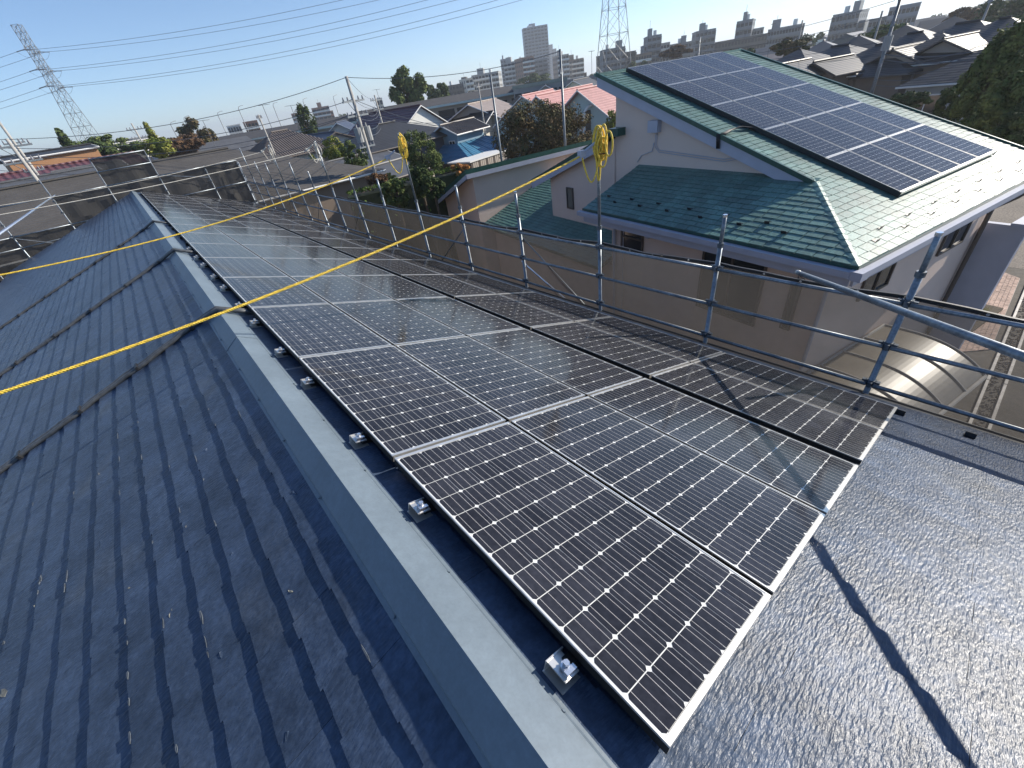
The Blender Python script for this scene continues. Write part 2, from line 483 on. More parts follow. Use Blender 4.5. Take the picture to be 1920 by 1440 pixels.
# mounting rails under the panels and end brackets
for i in range(2 * NP):
    yy = (i // 2) * (PL + PG) + (.335 if i % 2 == 0 else 1.235)
    m = MB(); m.box((-.03, -.02, -.092), (4.17, .02, -.044))
    t = empty('panel_rail', label='dark rail with silver end clamp under the ridge side panels, %s from the near end' % ordn(i) if i < 18 else 'dark mounting rail hidden under the farthest solar panels', cat='rail', group='mounting rails under the panels')
    t.matrix_world = Matrix.LocRotScale(RP(0, yy, 0), MR.to_quaternion(), None)
    m.build('channel', M['alud'], t)
    if i < 12:
        q = MB(); q.box((-.085, -.045, -.094), (.0, .045, -.089)); q.box((-.08, .040, -.09), (.0, .045, -.045)); q.box((-.075, -.04, -.056), (-.012, .040, -.050))
        q.build('foot_plate', M['alu'], t)
        q = MB(); q.tube([(-.045, -.008, -.053), (-.045, -.008, -.018)], .011, 6); q.tube([(-.045, -.008, -.046), (-.045, -.008, -.034)], .018, 6)
        q.build('bolt', M['zinc'], t)
        q = MB(); q.box((-.066, -.036, -.05), (-.022, -.018, -.030))
        q.build('clip', M['zinc'], t)
# small screws in the wide gap
# ================================================================ conduits over the ridge
def conduit(n, y0, y1, length, label):
    t = empty('conduit_pair', (0, 0, 0), 0, label, 'conduit', 'corrugated conduits running over the ridge')
    for s in (0, 1):
        m = MB(); off = s * .058
        pts = []
        P3 = lambda u, yy, h: (Vector((XA, 0, ZA)) + (Vector((-ca, 0, -sa)) * u + Vector((-sa, 0, ca)) * h if u > 0 else Vector((ca, 0, -sa)) * -u + Vector((sa, 0, ca)) * h)) + Vector((0, yy, 0))
        pts.append(P3(-.30, y0 - .02 + off, .035)); pts.append(P3(-.16, y0 + off, .055)); pts.append(P3(-.06, y0 + .02 + off, .064))
        pts.append(Vector((XA, y0 + .05 + off, ZA + .078)))
        pts.append(P3(.07, y0 + .12 + off, .062)); pts.append(P3(.16, y0 + .2 + off, .045))
        k = 30
        for i in range(k):
            u = .25 + (length - .25) * i / (k - 1)
            pts.append(P3(u, y0 + .26 + (y1 - y0 - .26) * i / (k - 1) + off + .012 * math.sin(i * .9 + s), .026 + .004 * math.sin(i * 2.1)))
        m.tube(pts, .0215, 8)
        m.build('tube', M['conduit'], t, smooth=True)
    for i in range(6):
        u = .3 + i * .62
        if u > length: break
        m = MB(); yy = y0 + .26 + (y1 - y0 - .26) * (u - .25) / (length - .25)
        c = P3(u, yy + .026, .026)
        rr = Matrix.Translation(c) @ ML.to_3x3().to_4x4()
        m.box((-.012, -.058, -.028), (.012, .058, .026), rr)
        m.build('cable_tie', M['black'], t)
conduit(0, 4.87, 5.36, 3.6, 'thick pair of dark conduits crossing the ridge nearest the camera')
conduit(1, 8.88, 9.2, 4.6, 'pair of dark conduits over the ridge, middle one of the three runs')
conduit(2, 13.45, 13.6, 5.6, 'pair of dark conduits over the ridge, farthest of the three runs')

# ================================================================ scaffold
SX = 4.5
PY = [.3 + 1.79 * k for k in range(-1, 16)]
ptop = {0: 0.0, 1: -.02, 2: .89, 3: .03, 4: .05, 5: 1.0, 6: .05, 7: .1, 8: .97, 9: .1, 10: .35, 11: .95, 12: .3, 13: .35, 14: .9, 15: .3, -1: 0.0}
PR = .0275
sc = empty('scaffold', (SX, 0, GZ), 0, 'long steel pipe scaffold standing along the eave on the right of the panels', 'scaffold')
def post(parent, x, y, top, ext=True, brk=-.63, mats=None, lower=-7.0):
    m = MB()
    zt = min(top, brk + .28)
    m.tube([(x, y, lower - GZ), (x, y, (zt if ext else top) - GZ)], PR, 10)
    if ext: m.tube([(x, y, zt - .02 - GZ), (x, y, top - GZ)], PR * .8, 10)
    o = m.build('post', M['steel'], parent, smooth=True)
    m = MB()
    z = brk - GZ
    while z > brk - GZ - 1.9:
        m.tube([(x, y, z - .03), (x, y, z + .035)], PR * 1.6, 8)
        m.box((x - .07, y - .02, z - .025), (x - .02, y + .016, z + .03))
        m.box((x - .02, y - .075, z - .022), (x + .02, y + .075, z + .026))
        z -= .4575
    if ext:
        m.tube([(x, y, zt - GZ - .03), (x, y, zt - GZ + .02)], PR * 1.4, 8)
        m.box((x - .045, y - .012, zt - GZ - .02), (x + .045, y + .012, zt - GZ))
    m.build('collar', M['dsteel'], o)
    m = MB()
    for zz in (top - GZ - .02,):
        m.tube([(x, y, zz), (x, y, zz + .03)], PR * .95, 8)
    m.build('pipe_end', M['zinc'], o)
    return o
for k, y in enumerate(PY):
    post(sc, 0, y, ptop[k - 1])
for k in range(len(PY) - 1):
    for z in (-.63, -1.09, -1.55):
        m = MB(); m.tube([(-.045, PY[k] + .03, z - GZ), (-.045, PY[k + 1] - .03, z - GZ)], .0213, 8)
        m.build('rail', M['steel'], sc, smooth=True)
# extra outer row of posts (second scaffold row)
for k in range(1, 17, 1):
    m = MB(); m.tube([(.62, PY[k], 0), (.62, PY[k], -2.1 - GZ)], PR, 8)
    m.build('outer_post', M['steel'], sc, smooth=True)
    m = MB(); m.tube([(0, PY[k], -2.35 - GZ), (.62, PY[k], -2.35 - GZ)], PR * .9, 6)
    m.build('transom', M['steel'], sc, smooth=True)
for k in range(0, 16):
    m = MB(); m.box((.09, PY[k] + .04, -2.32 - GZ), (.55, PY[k + 1] - .04, -2.28 - GZ)); 
    m.build('deck_plank', M['dsteel'], sc)
for (a, b_) in ((3, 2), (4, 5), (7, 8), (9, 10), (11, 12)):
    m = MB(); m.tube([(.04, PY[a + 1], -.75 - GZ), (.1, PY[b_ + 1] + (.4 if a < b_ else -.4), -2.3 - GZ)], .012, 6)
    m.build('brace', M['steel'], sc, smooth=True)
m = MB(); m.tube([(.04, PY[4] + .1, -1.2 - GZ), (.1, PY[3] + .35, -2.0 - GZ)], .012, 6); m.build('brace', M['zinc'], sc)
def sheet(x0, y0, x1, y1, z0, z1, label, mt, seed, amp=.03, hem=True, group='mesh sheets on the scaffold'):
    r = random.Random(seed); m = MB()
    L_ = math.hypot(x1 - x0, y1 - y0); nx, nz = 14, 16
    nrm = Vector(((y1 - y0) / L_, -(x1 - x0) / L_, 0))
    ph = [r.uniform(0, 6) for _ in range(6)]
    t = empty('mesh_sheet', (x0, y0, z0), 0, label, 'mesh sheet', group)
    def P(i, j):
        u, v = i / nx, j / nz
        d = amp * math.sin(math.pi * u) * (math.sin(u * 9 + v * 13 + ph[0]) * .5 + math.sin(u * 17 - v * 23 + ph[1]) * .3 + math.sin(v * 31 + u * 7 + ph[2]) * .3)
        sag = -.03 * math.sin(math.pi * u) * v
        return (x1 * u - x0 * u + nrm.x * d, (y1 - y0) * u + nrm.y * d, (z1 - z0) * v + sag)
    for i in range(nx):
        for j in range(nz): m.face([P(i, j), P(i + 1, j), P(i + 1, j + 1), P(i, j + 1)])
    m.build('net', mt, t, smooth=True)
    if hem:
        h = MB()
        for i in range(nx):
            a, b2 = Vector(P(i, nz)), Vector(P(i + 1, nz)); dz = Vector((0, 0, .035)); dn = nrm * .012
            h.prism([a - dn, b2 - dn, b2 + dn, a + dn], [a - dn + dz, b2 - dn + dz, b2 + dn + dz, a + dn + dz])
        h.build('hem', M['black'], t)
        e = MB()
        for u in (.25, .5, .75):
            p = Vector(P(int(u * nx), nz)) + Vector((0, 0, .018)) - nrm * .0 
            e.tube([p + Vector((-.016, 0, 0)) , p + Vector((.016, 0, 0))], .013, 8)
        e.build('eyelet', M['zinc'], t)
for k in range(16):
    if k in (9,): continue
    sheet(SX + .045, PY[k] + .015, SX + .045, PY[k + 1] - .015, GZ + .1, -.615, 'brown see-through mesh sheet tied to the right scaffold, %s bay from the near end' % ordn(k), M['mesh'], k)
# diagonal guard pipe
t = empty('guard_pipe', (4.57, 1.25, -.553), 0, 'loose steel pipe sloping over the top rail near the right edge, tied with black wire', 'pipe')
dv = Vector((2.55, -.36, .045)) - Vector((4.57, 1.25, -.553))
m = MB(); m.tube([-dv.normalized() * .02, dv * 1.5], .0243, 12); m.build('pipe', M['steel'], t, smooth=True)
m = MB(); m.tube([-dv.normalized() * .03, dv.normalized() * .015], .026, 12); m.build('pipe_cap', M['alu'], t, smooth=True)
def knot(parent, c, s, seed, mt, n=3, rr=.0022):
    r = random.Random(seed); m = MB()
    for q in range(n):
        a0 = r.uniform(0, 6)
        pts = [Vector(c) + Vector((math.cos(a0 + i * .7) * s * r.uniform(.7, 1.2), math.sin(a0 + i * .7) * s * r.uniform(.7, 1.2), -s * .25 * i * r.uniform(.5, 1) + s)) for i in range(10)]
        m.tube(pts, rr, 5)
    m.build('tie_wire', mt, parent)
knot(t, dv.normalized() * .10 - Vector((0, 0, .03)), .034, 3, M['black'])
knot(sc, (0, PY[1], -.60 - GZ), .04, 5, M['black'])
knot(sc, (0, PY[1], -1.12 - GZ), .035, 6, M['black'])
knot(sc, (-.03, PY[2] + .75, -.60 - GZ), .03, 8, M['black'], 2)
# far scaffold across the end of the roof
FY = 27.45
fs = empty('far_scaffold', (0, FY, GZ), 0, 'pipe scaffold closing off the far gable end of the slate roof', 'scaffold')
FX = [-6.9, -4.93, -2.96, -1.0, 1.03, 3.0, 4.5]
ftop = [1.2, 1.05, 1.05, 1.5, 1.46, .42, .3]
for x, tp in zip(FX, ftop): post(fs, x, 0, tp, False, .2)
def frail(x0, x1, z):
    m = MB(); m.tube([(x0, -.05, z - GZ), (x1, -.05, z - GZ)], .024, 8); m.build('rail', M['steel'], fs, smooth=True)
for i in range(6):
    frail(FX[i], FX[i + 1], .38)
    if i < 3: frail(FX[i], FX[i + 1], -.75); frail(FX[i], FX[i + 1], -1.2)
    if i == 3: frail(FX[3], FX[4], .95); frail(FX[3], FX[4], 1.45)
    if i >= 4: frail(FX[i], FX[i + 1], -.62)
    if i == 2: frail(FX[i], FX[i + 1], -1.9)
m = MB(); m.tube([(-4.9, -.08, -.8 - GZ), (-3.6, -.08, -1.45 - GZ)], .016, 6); m.build('brace', M['steel'], fs)
m = MB(); m.tube([(1.03, -.08, .4 - GZ), (3.0, -.08, -.1 - GZ)], .016, 6); m.build('brace', M['steel'], fs)
for i, (z0, z1) in enumerate(((-1.2, -.75), (-7, -.75), (-7, .36), (-7, 1.43), (-7, .36), (-7, .36))):
    if i == 0: z0 = -7
    sheet(FX[i] + .02, FY + .04, FX[i + 1] - .02, FY + .04, z0 + .1, z1, 'dark dense mesh sheet on the far scaffold, %s bay from the left' % ordn(i), M['mesh2'], 50 + i, .1, group='mesh sheets on the far scaffold')
# left scaffold
ls = empty('left_scaffold', (-6.15, 0, GZ), 0, 'pipe scaffold along the left eave, seen at the far left corner', 'scaffold')
LY = [FY - 1.8 * i for i in range(12)]
for y in LY: post(ls, 0, y, 1.1 if y > 20 else .9, False, -1.0)
for i in range(11):
    for z in (-1.75, -2.2, -1.3):
        m = MB(); m.tube([(.045, LY[i], z - GZ), (.045, LY[i + 1], z - GZ)], .0213, 8); m.build('rail', M['steel'], ls, smooth=True)
for i in range(3):
    sheet(-6.2, LY[i + 1], -6.2, LY[i], GZ + .1, -1.75, 'pale mesh sheet on the left scaffold, %s bay from the far corner' % ordn(i), M['mesh'], 80 + i, group='mesh sheets on the left scaffold')
# long white diagonal pipe at left
t = empty('diagonal_pipe', (-2.8, FY - .1, .42), 0, 'white sunlit diagonal pipe crossing the far scaffold at the left', 'pipe')
e = at(-40, 466, 9); 
m = MB(); m.tube([Vector((0, 0, 0)), e - Vector((-2.8, FY - .1, .42))], .025, 10); m.build('pipe', M['zinc'], t, smooth=True)

# ================================================================ ropes
def twisted(m, P, r, pitch=.035, strands=3, n=5):
    """rope as twisted strands"""
    L_ = 0; pts = [Vector(p) for p in P]
    out = [[] for _ in range(strands)]
    for i, p in enumerate(pts):
        t = (pts[min(i + 1, len(pts) - 1)] - pts[max(i - 1, 0)]).normalized()
        a = t.cross(Vector((0, 0, 1)));
        if a.length < .05: a = t.cross(Vector((1, 0, 0)))
        a.normalize(); c = t.cross(a)
        if i: L_ += (p - pts[i - 1]).length
        for s in range(strands):
            w = L_ / pitch * 2 * math.pi + s * 2 * math.pi / strands
            out[s].append(p + (a * math.cos(w) + c * math.sin(w)) * r * .5)
    for q in out: m.tube(q, r * .56, n)
def span(a, b, sag, n):
    a, b = Vector(a), Vector(b)
    return [a.lerp(b, i / n) + Vector((0, 0, -4 * sag * (i / n) * (1 - i / n))) for i in range(n + 1)]
def rope(label, a, b, sag, mt, seed, coil, big=1.0):
    t = empty('safety_rope', b, 0, label, 'rope', 'safety ropes stretched over the roof')
    a, b = Vector(a), Vector(b); r = random.Random(seed)
    m = MB(); L_ = (b - a).length
    if big >= 1: twisted(m, [p - b for p in span(a, b, sag, int(L_ / .010))], .0125, .055)
    else: m.tube([p - b for p in span(a, b, sag, 60)], .010, 6)
    m.build('rope', mt, t)
    # loop between the tie and the coil, then the coil of spare rope on the post top
    p = Vector(coil) - b
    m = MB()
    lp = []
    for i in range(25):
        w = math.pi * i / 24
        lp.append(Vector((p.x * .9 * i / 24, p.y * (i / 24), -.30 * math.sin(w) * 1.15 + p.z * .2 * i / 24)))
    m.tube(lp, .011, 7)
    m.build('hanging_loop', mt, t, smooth=True)
    for q in range(11 if big >= 1 else 5):
        m = MB(); n = 30
        h = r.uniform(.12, .2); wd = r.uniform(.04, .085); ph = r.uniform(-1.4, .5); ox, oy = r.uniform(-.03, .03), r.uniform(-.05, .05); zc = r.uniform(-.12, .06)
        if q == 0: h, wd, oy, zc = .14, .06, -.13, .02
        if q == 1: h, wd, oy, zc = .30, .03, .03, -.12
        pts = [p + Vector((ox + wd * math.cos(w) * math.sin(ph) , oy + wd * math.cos(w) * math.cos(ph), zc + h * math.sin(w))) for w in [2 * math.pi * i / n for i in range(n)]]
        m.tube(pts, .0115, 6, closed=True)
        m.build('coil_turn', mt, t, smooth=True)
    m = MB(); m.tube([p + Vector((.055 * math.cos(w), .06 * math.sin(w), -.09)) for w in [2 * math.pi * i / 12 for i in range(12)]], .007, 5, closed=True)
    m.build('binding', M['black'], t)
    m = MB(); m.box((-.05, -.03, -.02), (.05, .03, .06)); m.tube([(0, 0, .02), (.16, -.1, .12)], .018, 6)
    m.build('grip', M['ropew'] if big < 1 else M['lav'], t)
rope('yellow twisted safety rope nearest the camera, coiled on the tall post', (-6.1, 3.9, .62), (4.28, 3.98, .62), .33, M['ropey'], 1, (4.49, 3.82, .70))
rope('yellow safety rope, the farther of the two yellow ones', (-6.1, 9.3, .85), (4.12, 9.3, .60), .50, M['ropey'], 2, (4.49, 9.22, .80))
rope('white safety rope, the nearer of the two white ones', (-6.1, 14.6, .95), (4.2, 14.62, .78), .16, M['ropew'], 3, (4.48, 14.6, .72), .6)
rope('white safety rope, farthest of all the ropes', (-6.1, 20.0, .9), (4.2, 20.0, .78), .20, M['ropew'], 4, (4.48, 19.98, .7), .6)
# ================================================================ neighbour: pink house with green roof and its own panels
HE = Vector((7.756, 1.321, GZ)); HR = rad(-11)
HT = math.tan(rad(19.3)); HC, HS = math.cos(rad(19.3)), math.sin(rad(19.3))
gh = empty('green_roofed_house', HE, HR, 'pale pink house with green shingle roofs next to the scaffold', 'house')
HM = Matrix.Translation(HE) @ Matrix.Rotation(HR, 4, 'Z')
hl = lambda z: z - GZ
ZE = hl(-1.6)
# slope frames (local): x along the eave, y up the slope, z out
FM = Matrix(((1, 0, 0, 0), (0, HC, -HS, 0), (0, HS, HC, ZE), (0, 0, 0, 1)))                       # main slope
FS = Matrix(((0, HC, -HS, 0), (-1, 0, 0, 0), (0, HS, HC, ZE), (0, 0, 0, 1)))                       # skirt: x = -w , y up the slope (u)
ZG = hl(-2.95)
FG = Matrix(((0, HC, -HS, 2.05), (-1, 0, 0, 0), (0, HS, HC, ZG), (0, 0, 0, 1)))                    # low roof behind
TE, TW = .16, .30
def tab_mesh(pts4, t=.016):
    (a0, b0), (a1, b1), (a2, b2), (a3, b3) = pts4   # lower-left, lower-right, upper-right, upper-left
    m = MB()
    m.face([(a0, b0, t), (a1, b1, t), (a2, b2, .001), (a3, b3, .001)])
    m.face([(a0, b0, -.003), (a1, b1, -.003), (a1, b1, t), (a0, b0, t)])
    m.face([(a1, b1, -.003), (a2, b2, -.003), (a2, b2, .001), (a1, b1, t)])
    m.face([(a3, b3, -.003), (a0, b0, -.003), (a0, b0, t), (a3, b3, .001)])
    return m
FULL = tab_mesh(((.007, 0), (TW - .007, 0), (TW - .007, TE + .02), (.007, TE + .02)))
FULLM = FULL.mesh('shingle', M['green'])
TABS = []
def shingles(F, rng, bmax, hidden=lambda a, b: False, tag_='x'):
    rows = int(bmax / TE + .5)
    for r_ in range(rows):
        b0, b1 = r_ * TE, (r_ + 1) * TE + .02
        b1 = min(b1, bmax)
        if b1 - b0 < .03: continue
        lo0, hi0 = rng(b0); lo1, hi1 = rng(b1)
        st = min(lo0, lo1) - (r_ % 2) * TW / 2 - .07 * (r_ % 3)
        a = st
        while a < max(hi0, hi1):
            A, B = a + .007, a + TW - .007
            jog = R.choice((0, 0, .006, .012)) 
            q = [(max(A, lo0), b0 - 0), (min(B, hi0), b0 - 0), (min(B, hi1), b1), (max(A, lo1), b1)]
            if q[1][0] - q[0][0] > .01 or q[2][0] - q[3][0] > .01:
                if q[1][0] < q[0][0]: q[1] = q[0] = ((q[0][0] + q[1][0]) / 2, b0)
                if q[2][0] < q[3][0]: q[2] = q[3] = ((q[2][0] + q[3][0]) / 2, b1)
                whole = abs(q[0][0] - A) < 1e-6 and abs(q[1][0] - B) < 1e-6 and abs(q[2][0] - B) < 1e-6 and abs(q[3][0] - A) < 1e-6 and b1 - b0 > TE + .015
                w_ = HM @ F @ Vector((a + TW / 2, b0 + .08, 0))
                TABS.append(((w_ - Vector(CAM.tolist())).length + (100 if hidden(a + TW / 2, b0) else 0), F, a, b0 - jog, whole, [(x, y - (jog if i < 2 else 0)) for i, (x, y) in enumerate(q)]))
            a += TW
    
UL, UR, WR = 1.95, 8.05, 8.65
BH = UL / HC
shingles(FM, lambda b: ((b * HC if b < BH else UL), UR), WR / HC, lambda a, b: 2.9 < a < 6.9 and .9 < b < 8.8)
shingles(FS, lambda b: (-7.0, -min(b * HC, 1.95)), 2.1 / HC)
# low roof: y measured from u = .5
FG2 = FG @ Matrix.Translation((0, -1.55 / HC, 0))
shingles(FG2, lambda b: (-15.25, -7.0 if b < 1.55 / HC else -11.7), 3.9 / HC, lambda a, b: True)
TABS.sort(key=lambda q: q[0])
rest = {}
for i, (d, F, a, b0, whole, q) in enumerate(TABS):
    if i < 298:
        if whole: link('shingle', FULLM, gh, F @ Matrix.Translation((a, b0, R.uniform(0, .002))))
        else: link('shingle', tab_mesh(q).mesh('shingle', M['green']), gh, F)
    else:
        m = rest.setdefault(id(F), (MB(), F))[0]
        t_ = tab_mesh(q, .013 + R.uniform(0, .006)); nb = len(m.v)
        m.v += t_.v; m.f += [tuple(nb + k for k in f) for f in t_.f]; m.m += t_.m
for m, F in rest.values():
    o = m.build('shingle_field', M['green'], gh); o.matrix_local = F; tag(o, kind='stuff')
# decks
def deck(F, pts, t=.13, nm='roof_deck', mt=None):
    m = MB(); m.prism([(x, y, -t) for x, y in pts], [(x, y, -.006) for x, y in pts])
    o = m.build(nm, mt or M['gtrim'], gh); o.matrix_local = F; return o
deck(FM, [(0, 0), (UR, 0), (UR, WR / HC), (UL, WR / HC), (UL, BH)])
deck(FS, [(0, 0), (-BH * HC, BH), (-2.0, 2.1 / HC), (-7.0, 2.1 / HC), (-7.0, 0)])
deck(FG2, [(-15.25, 0), (-7.0, 0), (-7.0, 1.55 / HC), (-11.7, 1.55 / HC), (-11.7, 3.9 / HC), (-15.25, 3.9 / HC)])
# hip caps
hipd = Vector((UL, UL, UL * HT)); k = 15
for i in range(k):
    c = Vector((0, 0, ZE)) + hipd * ((i + .5) / k)
    m = MB(); x = hipd.normalized(); L_ = hipd.length / k * .62
    nl = Vector((-HT, 0, 1)).normalized(); nr = Vector((0, -HT, 1)).normalized()
    dl = x.cross(nl).normalized(); dr = nr.cross(x).normalized()
    if dl.x > 0: dl = -dl
    if dr.y > 0: dr = -dr
    dl = Vector((-.7, .7, 0)) ; 
    # wings lie on the two slopes
    sl = Vector((-1, 1, -HT)).normalized(); sr = Vector((1, -1, -HT)).normalized()
    A0, A1 = c - x * L_, c + x * L_ * .9
    up0, up1 = Vector((0, 0, .028)), Vector((0, 0, .016))
    wl = .10
    L0 = A0 + Vector((0, wl, 0)) ; L1 = A1 + Vector((0, wl, 0))
    # left wing: move towards +w on the skirt (z unchanged along w); right wing: towards +u on the main slope
    R0 = A0 + Vector((wl, 0, 0)); R1 = A1 + Vector((wl, 0, 0))
    m.face([A0 + up0, L0 + up0 * .55, L1 + up1 * .5, A1 + up1]); m.face([R0 + up0 * .55, A0 + up0, A1 + up1, R1 + up1 * .5])
    m.face([A0, L0, L0 + up0 * .55, A0 + up0]); m.face([R0, A0, A0 + up0, R0 + up0 * .55])
    m.face([L0, L1, L1 + up1 * .5, L0 + up0 * .55]); m.face([R1, R0, R0 + up0 * .55, R1 + up1 * .5])
    m.build('hip_cap', M['green'], gh)
# ridge cap, rake trims, gutters
def bar(nm, mt, a, b, w=.03, h=.12, dz=0):
    a, b = Vector(a), Vector(b); m = MB(); d = (b - a).normalized(); s = d.cross(Vector((0, 0, 1))).normalized() * w / 2; u = Vector((0, 0, 1)) * h
    m.prism([a - s, b - s, b + s, a + s], [a - s + u, b - s + u, b + s + u, a + s + u])
    return m.build(nm, mt, gh)
zm = lambda w: ZE + w * HT
zs = lambda u: ZE + u * HT
bar('ridge_board', M['green'], (UL - .02, WR, zm(WR) - .05), (UR + .02, WR, zm(WR) - .05), .26, .075)
bar('rake_trim', M['gtrim'], (UL - .03, UL + .05, zm(UL) - .045), (UL - .03, WR + .02, zm(WR) - .045), .05, .10)
bar('barge_board', M['lav'], (UL + .0, UL + .25, zm(UL + .25) - .30), (UL + .0, WR, zm(WR) - .30), .035, .25)
bar('soffit', M['lav'], (UL + .08, UL + .45, zm(UL + .45) - .17), (UL + .08, WR - .1, zm(WR - .1) - .17), .2, .02)
bar('rake_trim', M['gtrim'], (UR + .03, 0, zm(0) - .05), (UR + .03, WR, zm(WR) - .05), .05, .10)
bar('barge_board', M['lav'], (UR, .02, zm(0) - .30), (UR, WR, zm(WR) - .30), .035, .25)
bar('drip_edge', M['gtrim'], (0, -.01, ZE - .05), (UR, -.01, ZE - .05), .03, .055)
bar('drip_edge', M['gtrim'], (-.01, 0, ZE - .05), (-.01, 7.02, ZE - .05), .03, .055)
bar('gutter', M['lav'], (-.05, -.08, ZE - .17), (UR, -.08, ZE - .17), .13, .11)
bar('gutter', M['lav'], (-.08, .02, ZE - .17), (-.08, 7.12, ZE - .17), .13, .11)
bar('fascia', M['lav'], (.05, .02, ZE - .36), (UR, .02, ZE - .36), .04, .2)
bar('fascia', M['lav'], (.02, .05, ZE - .36), (.02, 7.0, ZE - .36), .04, .2)
m = MB(); m.box((.0, .0, ZE - .22), (UR, .62, ZE - .20)); m.box((0, .6, ZE - .22), (.62, 7.0, ZE - .2)); m.build('soffit', M['pink'], gh)
# walls
def wallp(nm, prof, x0, x1):
    m = MB(); m.prism([(x0, w, z) for w, z in prof], [(x1, w, z) for w, z in prof]); return m.build(nm, M['pink'], gh)
m = MB(); m.box((.6, .6, 0), (7.5, 6.46, ZE - .05)); m.build('wall', M['pink'], gh)
wallp('wall', [(1.9, 4), (8.02, 0), (8.02, zm(8.02) - .16), (1.9, zm(1.9) - .16)], 2.1, 7.5)
zb = lambda w: hl(.03) - (w - 7.84) * HT
wallp('wall', [(8.0, 0), (11.62, 0), (11.62, zb(11.62) - .17), (8.0, zb(8.0) - .17)], 2.05, 7.4)
m = MB(); m.prism([(1.75, 8.03, zb(8.03) - .12), (7.6, 8.03, zb(8.03) - .12), (7.6, 12.6, zb(12.6) - .12), (1.75, 12.6, zb(12.6) - .12)],
                  [(1.75, 8.03, zb(8.03)), (7.6, 8.03, zb(8.03)), (7.6, 12.6, zb(12.6)), (1.75, 12.6, zb(12.6))]); m.build('back_roof', M['gtrim'], gh)
bar('barge_board', M['lav'], (1.77, 8.03, zb(8.03) - .33), (1.77, 12.55, zb(12.55) - .33), .03, .22)
m = MB(); m.prism([(.1 + 1.7, 7.6, zb(7.9) - .12), (2.2, 7.6, zb(7.9) - .12), (2.2, 8.0, zb(7.9) - .12), (1.8, 8.0, zb(7.9) - .12)], [(1.8, 7.6, zb(7.9) + .08), (2.2, 7.6, zb(7.9) + .08), (2.2, 8.0, zb(7.9) + .08), (1.8, 8.0, zb(7.9) + .08)])
m.build('roof_end', M['gtrim'], gh)
m = MB(); m.box((1.1, 6.4, 0), (7.2, 15.25, hl(-3.62))); m.build('low_wall', M['pink'], gh)
# rear wing
zr_ = lambda w: hl(-1.16) - (w - 15.0) * .352
wallp('rear_wall', [(15.3, 0), (22.0, 0), (22.0, zr_(22) - .15), (15.3, zr_(15.3) - .15)], .45, 8.2)
m = MB(); m.prism([(.05, 15.0, zr_(15) - .10), (8.5, 15.0, zr_(15) - .10), (8.5, 22.3, zr_(22.3) - .10), (.05, 22.3, zr_(22.3) - .10)],
                  [(.05, 15.0, zr_(15) + .08), (8.5, 15.0, zr_(15) + .08), (8.5, 22.3, zr_(22.3) + .08), (.05, 22.3, zr_(22.3) + .08)]); m.build('rear_roof', M['gtrim'], gh)
bar('rear_fascia', M['lav'], (.05, 14.98, zr_(15) - .28), (8.5, 14.98, zr_(15) - .28), .03, .17)
bar('rear_barge_board', M['lav'], (.04, 15.0, zr_(15) - .28), (.04, 22.3, zr_(22.3) - .28), .03, .17)
# windows
def window(x0, y0, x1, y1, z0, z1, face, split=1, glass='glass', frame='brownframe'):
    """face 'u' = wall facing -u at x0; 'w' = wall facing -w at y0"""
    p = M[frame]; z0, z1 = hl(z0), hl(z1); m = MB(); g = MB()
    if face == 'w':
        y = y0
        m.box((x0, y - .05, z0), (x1, y - .003, z0 + .05)); m.box((x0, y - .05, z1 - .05), (x1, y - .003, z1))
        for i in range(split + 1):
            xx = x0 + (x1 - x0 - .05) * i / split; m.box((xx, y - .048, z0 + .05), (xx + .05, y - .003, z1 - .05))
        g.box((x0 + .05, y - .02, z0 + .05), (x1 - .05, y - .004, z1 - .05))
    else:
        x = x0
        m.box((x - .05, y0, z0), (x - .003, y1, z0 + .05)); m.box((x - .05, y0, z1 - .05), (x - .003, y1, z1))
        for i in range(split + 1):
            yy = y0 + (y1 - y0 - .05) * i / split; m.box((x - .048, yy, z0 + .05), (x - .003, yy + .05, z1 - .05))
        g.box((x - .02, y0 + .05, z0 + .05), (x - .004, y1 - .05, z1 - .05))
    o = m.build('window', p, gh); g.build('pane', M[glass], o)
window(2.05, 10.18, 0, 10.58, -2.52, -1.78, 'u', 1, 'fglass')
window(.6, 5.2, 0, 6.05, -2.75, -1.95, 'u', 1)
bar('window_rail', M['brownframe'], (.56, 5.22, hl(-2.36)), (.56, 6.0, hl(-2.36)), .05, .04)
window(.6, 1.75, 0, 3.3, -3.6, -1.98, 'u', 2)
window(.6, 1.0, 0, 1.2, -3.4, -2.3, 'u', 1)
window(2.05, .6, 3.2, 0, -3.12, -2.38, 'w', 2)
window(5.35, .6, 6.6, 0, -3.12, -2.38, 'w', 2)
window(2.2, .6, 3.6, 0, -6.2, -4.9, 'w', 2)
m = MB(); m.box((.50, 4.95, hl(-2.22)), (.6, 5.07, hl(-1.98))); m.build('wall_lamp', M['lav'], gh)
m = MB(); m.tube([(.55, 6.30, hl(-1.8)), (.55, 6.30, 0)], .035, 8); m.tube([(.56, 5.95, hl(-1.9)), (.56, 5.95, 0)], .012, 6); m.build('downpipe', M['lav'], gh)
m = MB(); m.tube([(.55, .55, hl(-1.9)), (.55, .55, 0)], .035, 8); m.build('downpipe', M['lav'], gh)
m = MB(); m.tube([(7.35, -.05, hl(-1.85)), (7.35, .2, hl(-2.2)), (7.35, .52, hl(-2.5)), (7.35, .52, 0)], .05, 8); m.build('downpipe', M['brownframe'], gh)
m = MB(); m.tube([(.3, .3, hl(-1.8)), (.55, .55, hl(-2.2))], .04, 8); m.box((-.12, -.15, ZE - .2), (.1, .05, ZE - .05)); m.build('rain_head', M['lav'], gh)
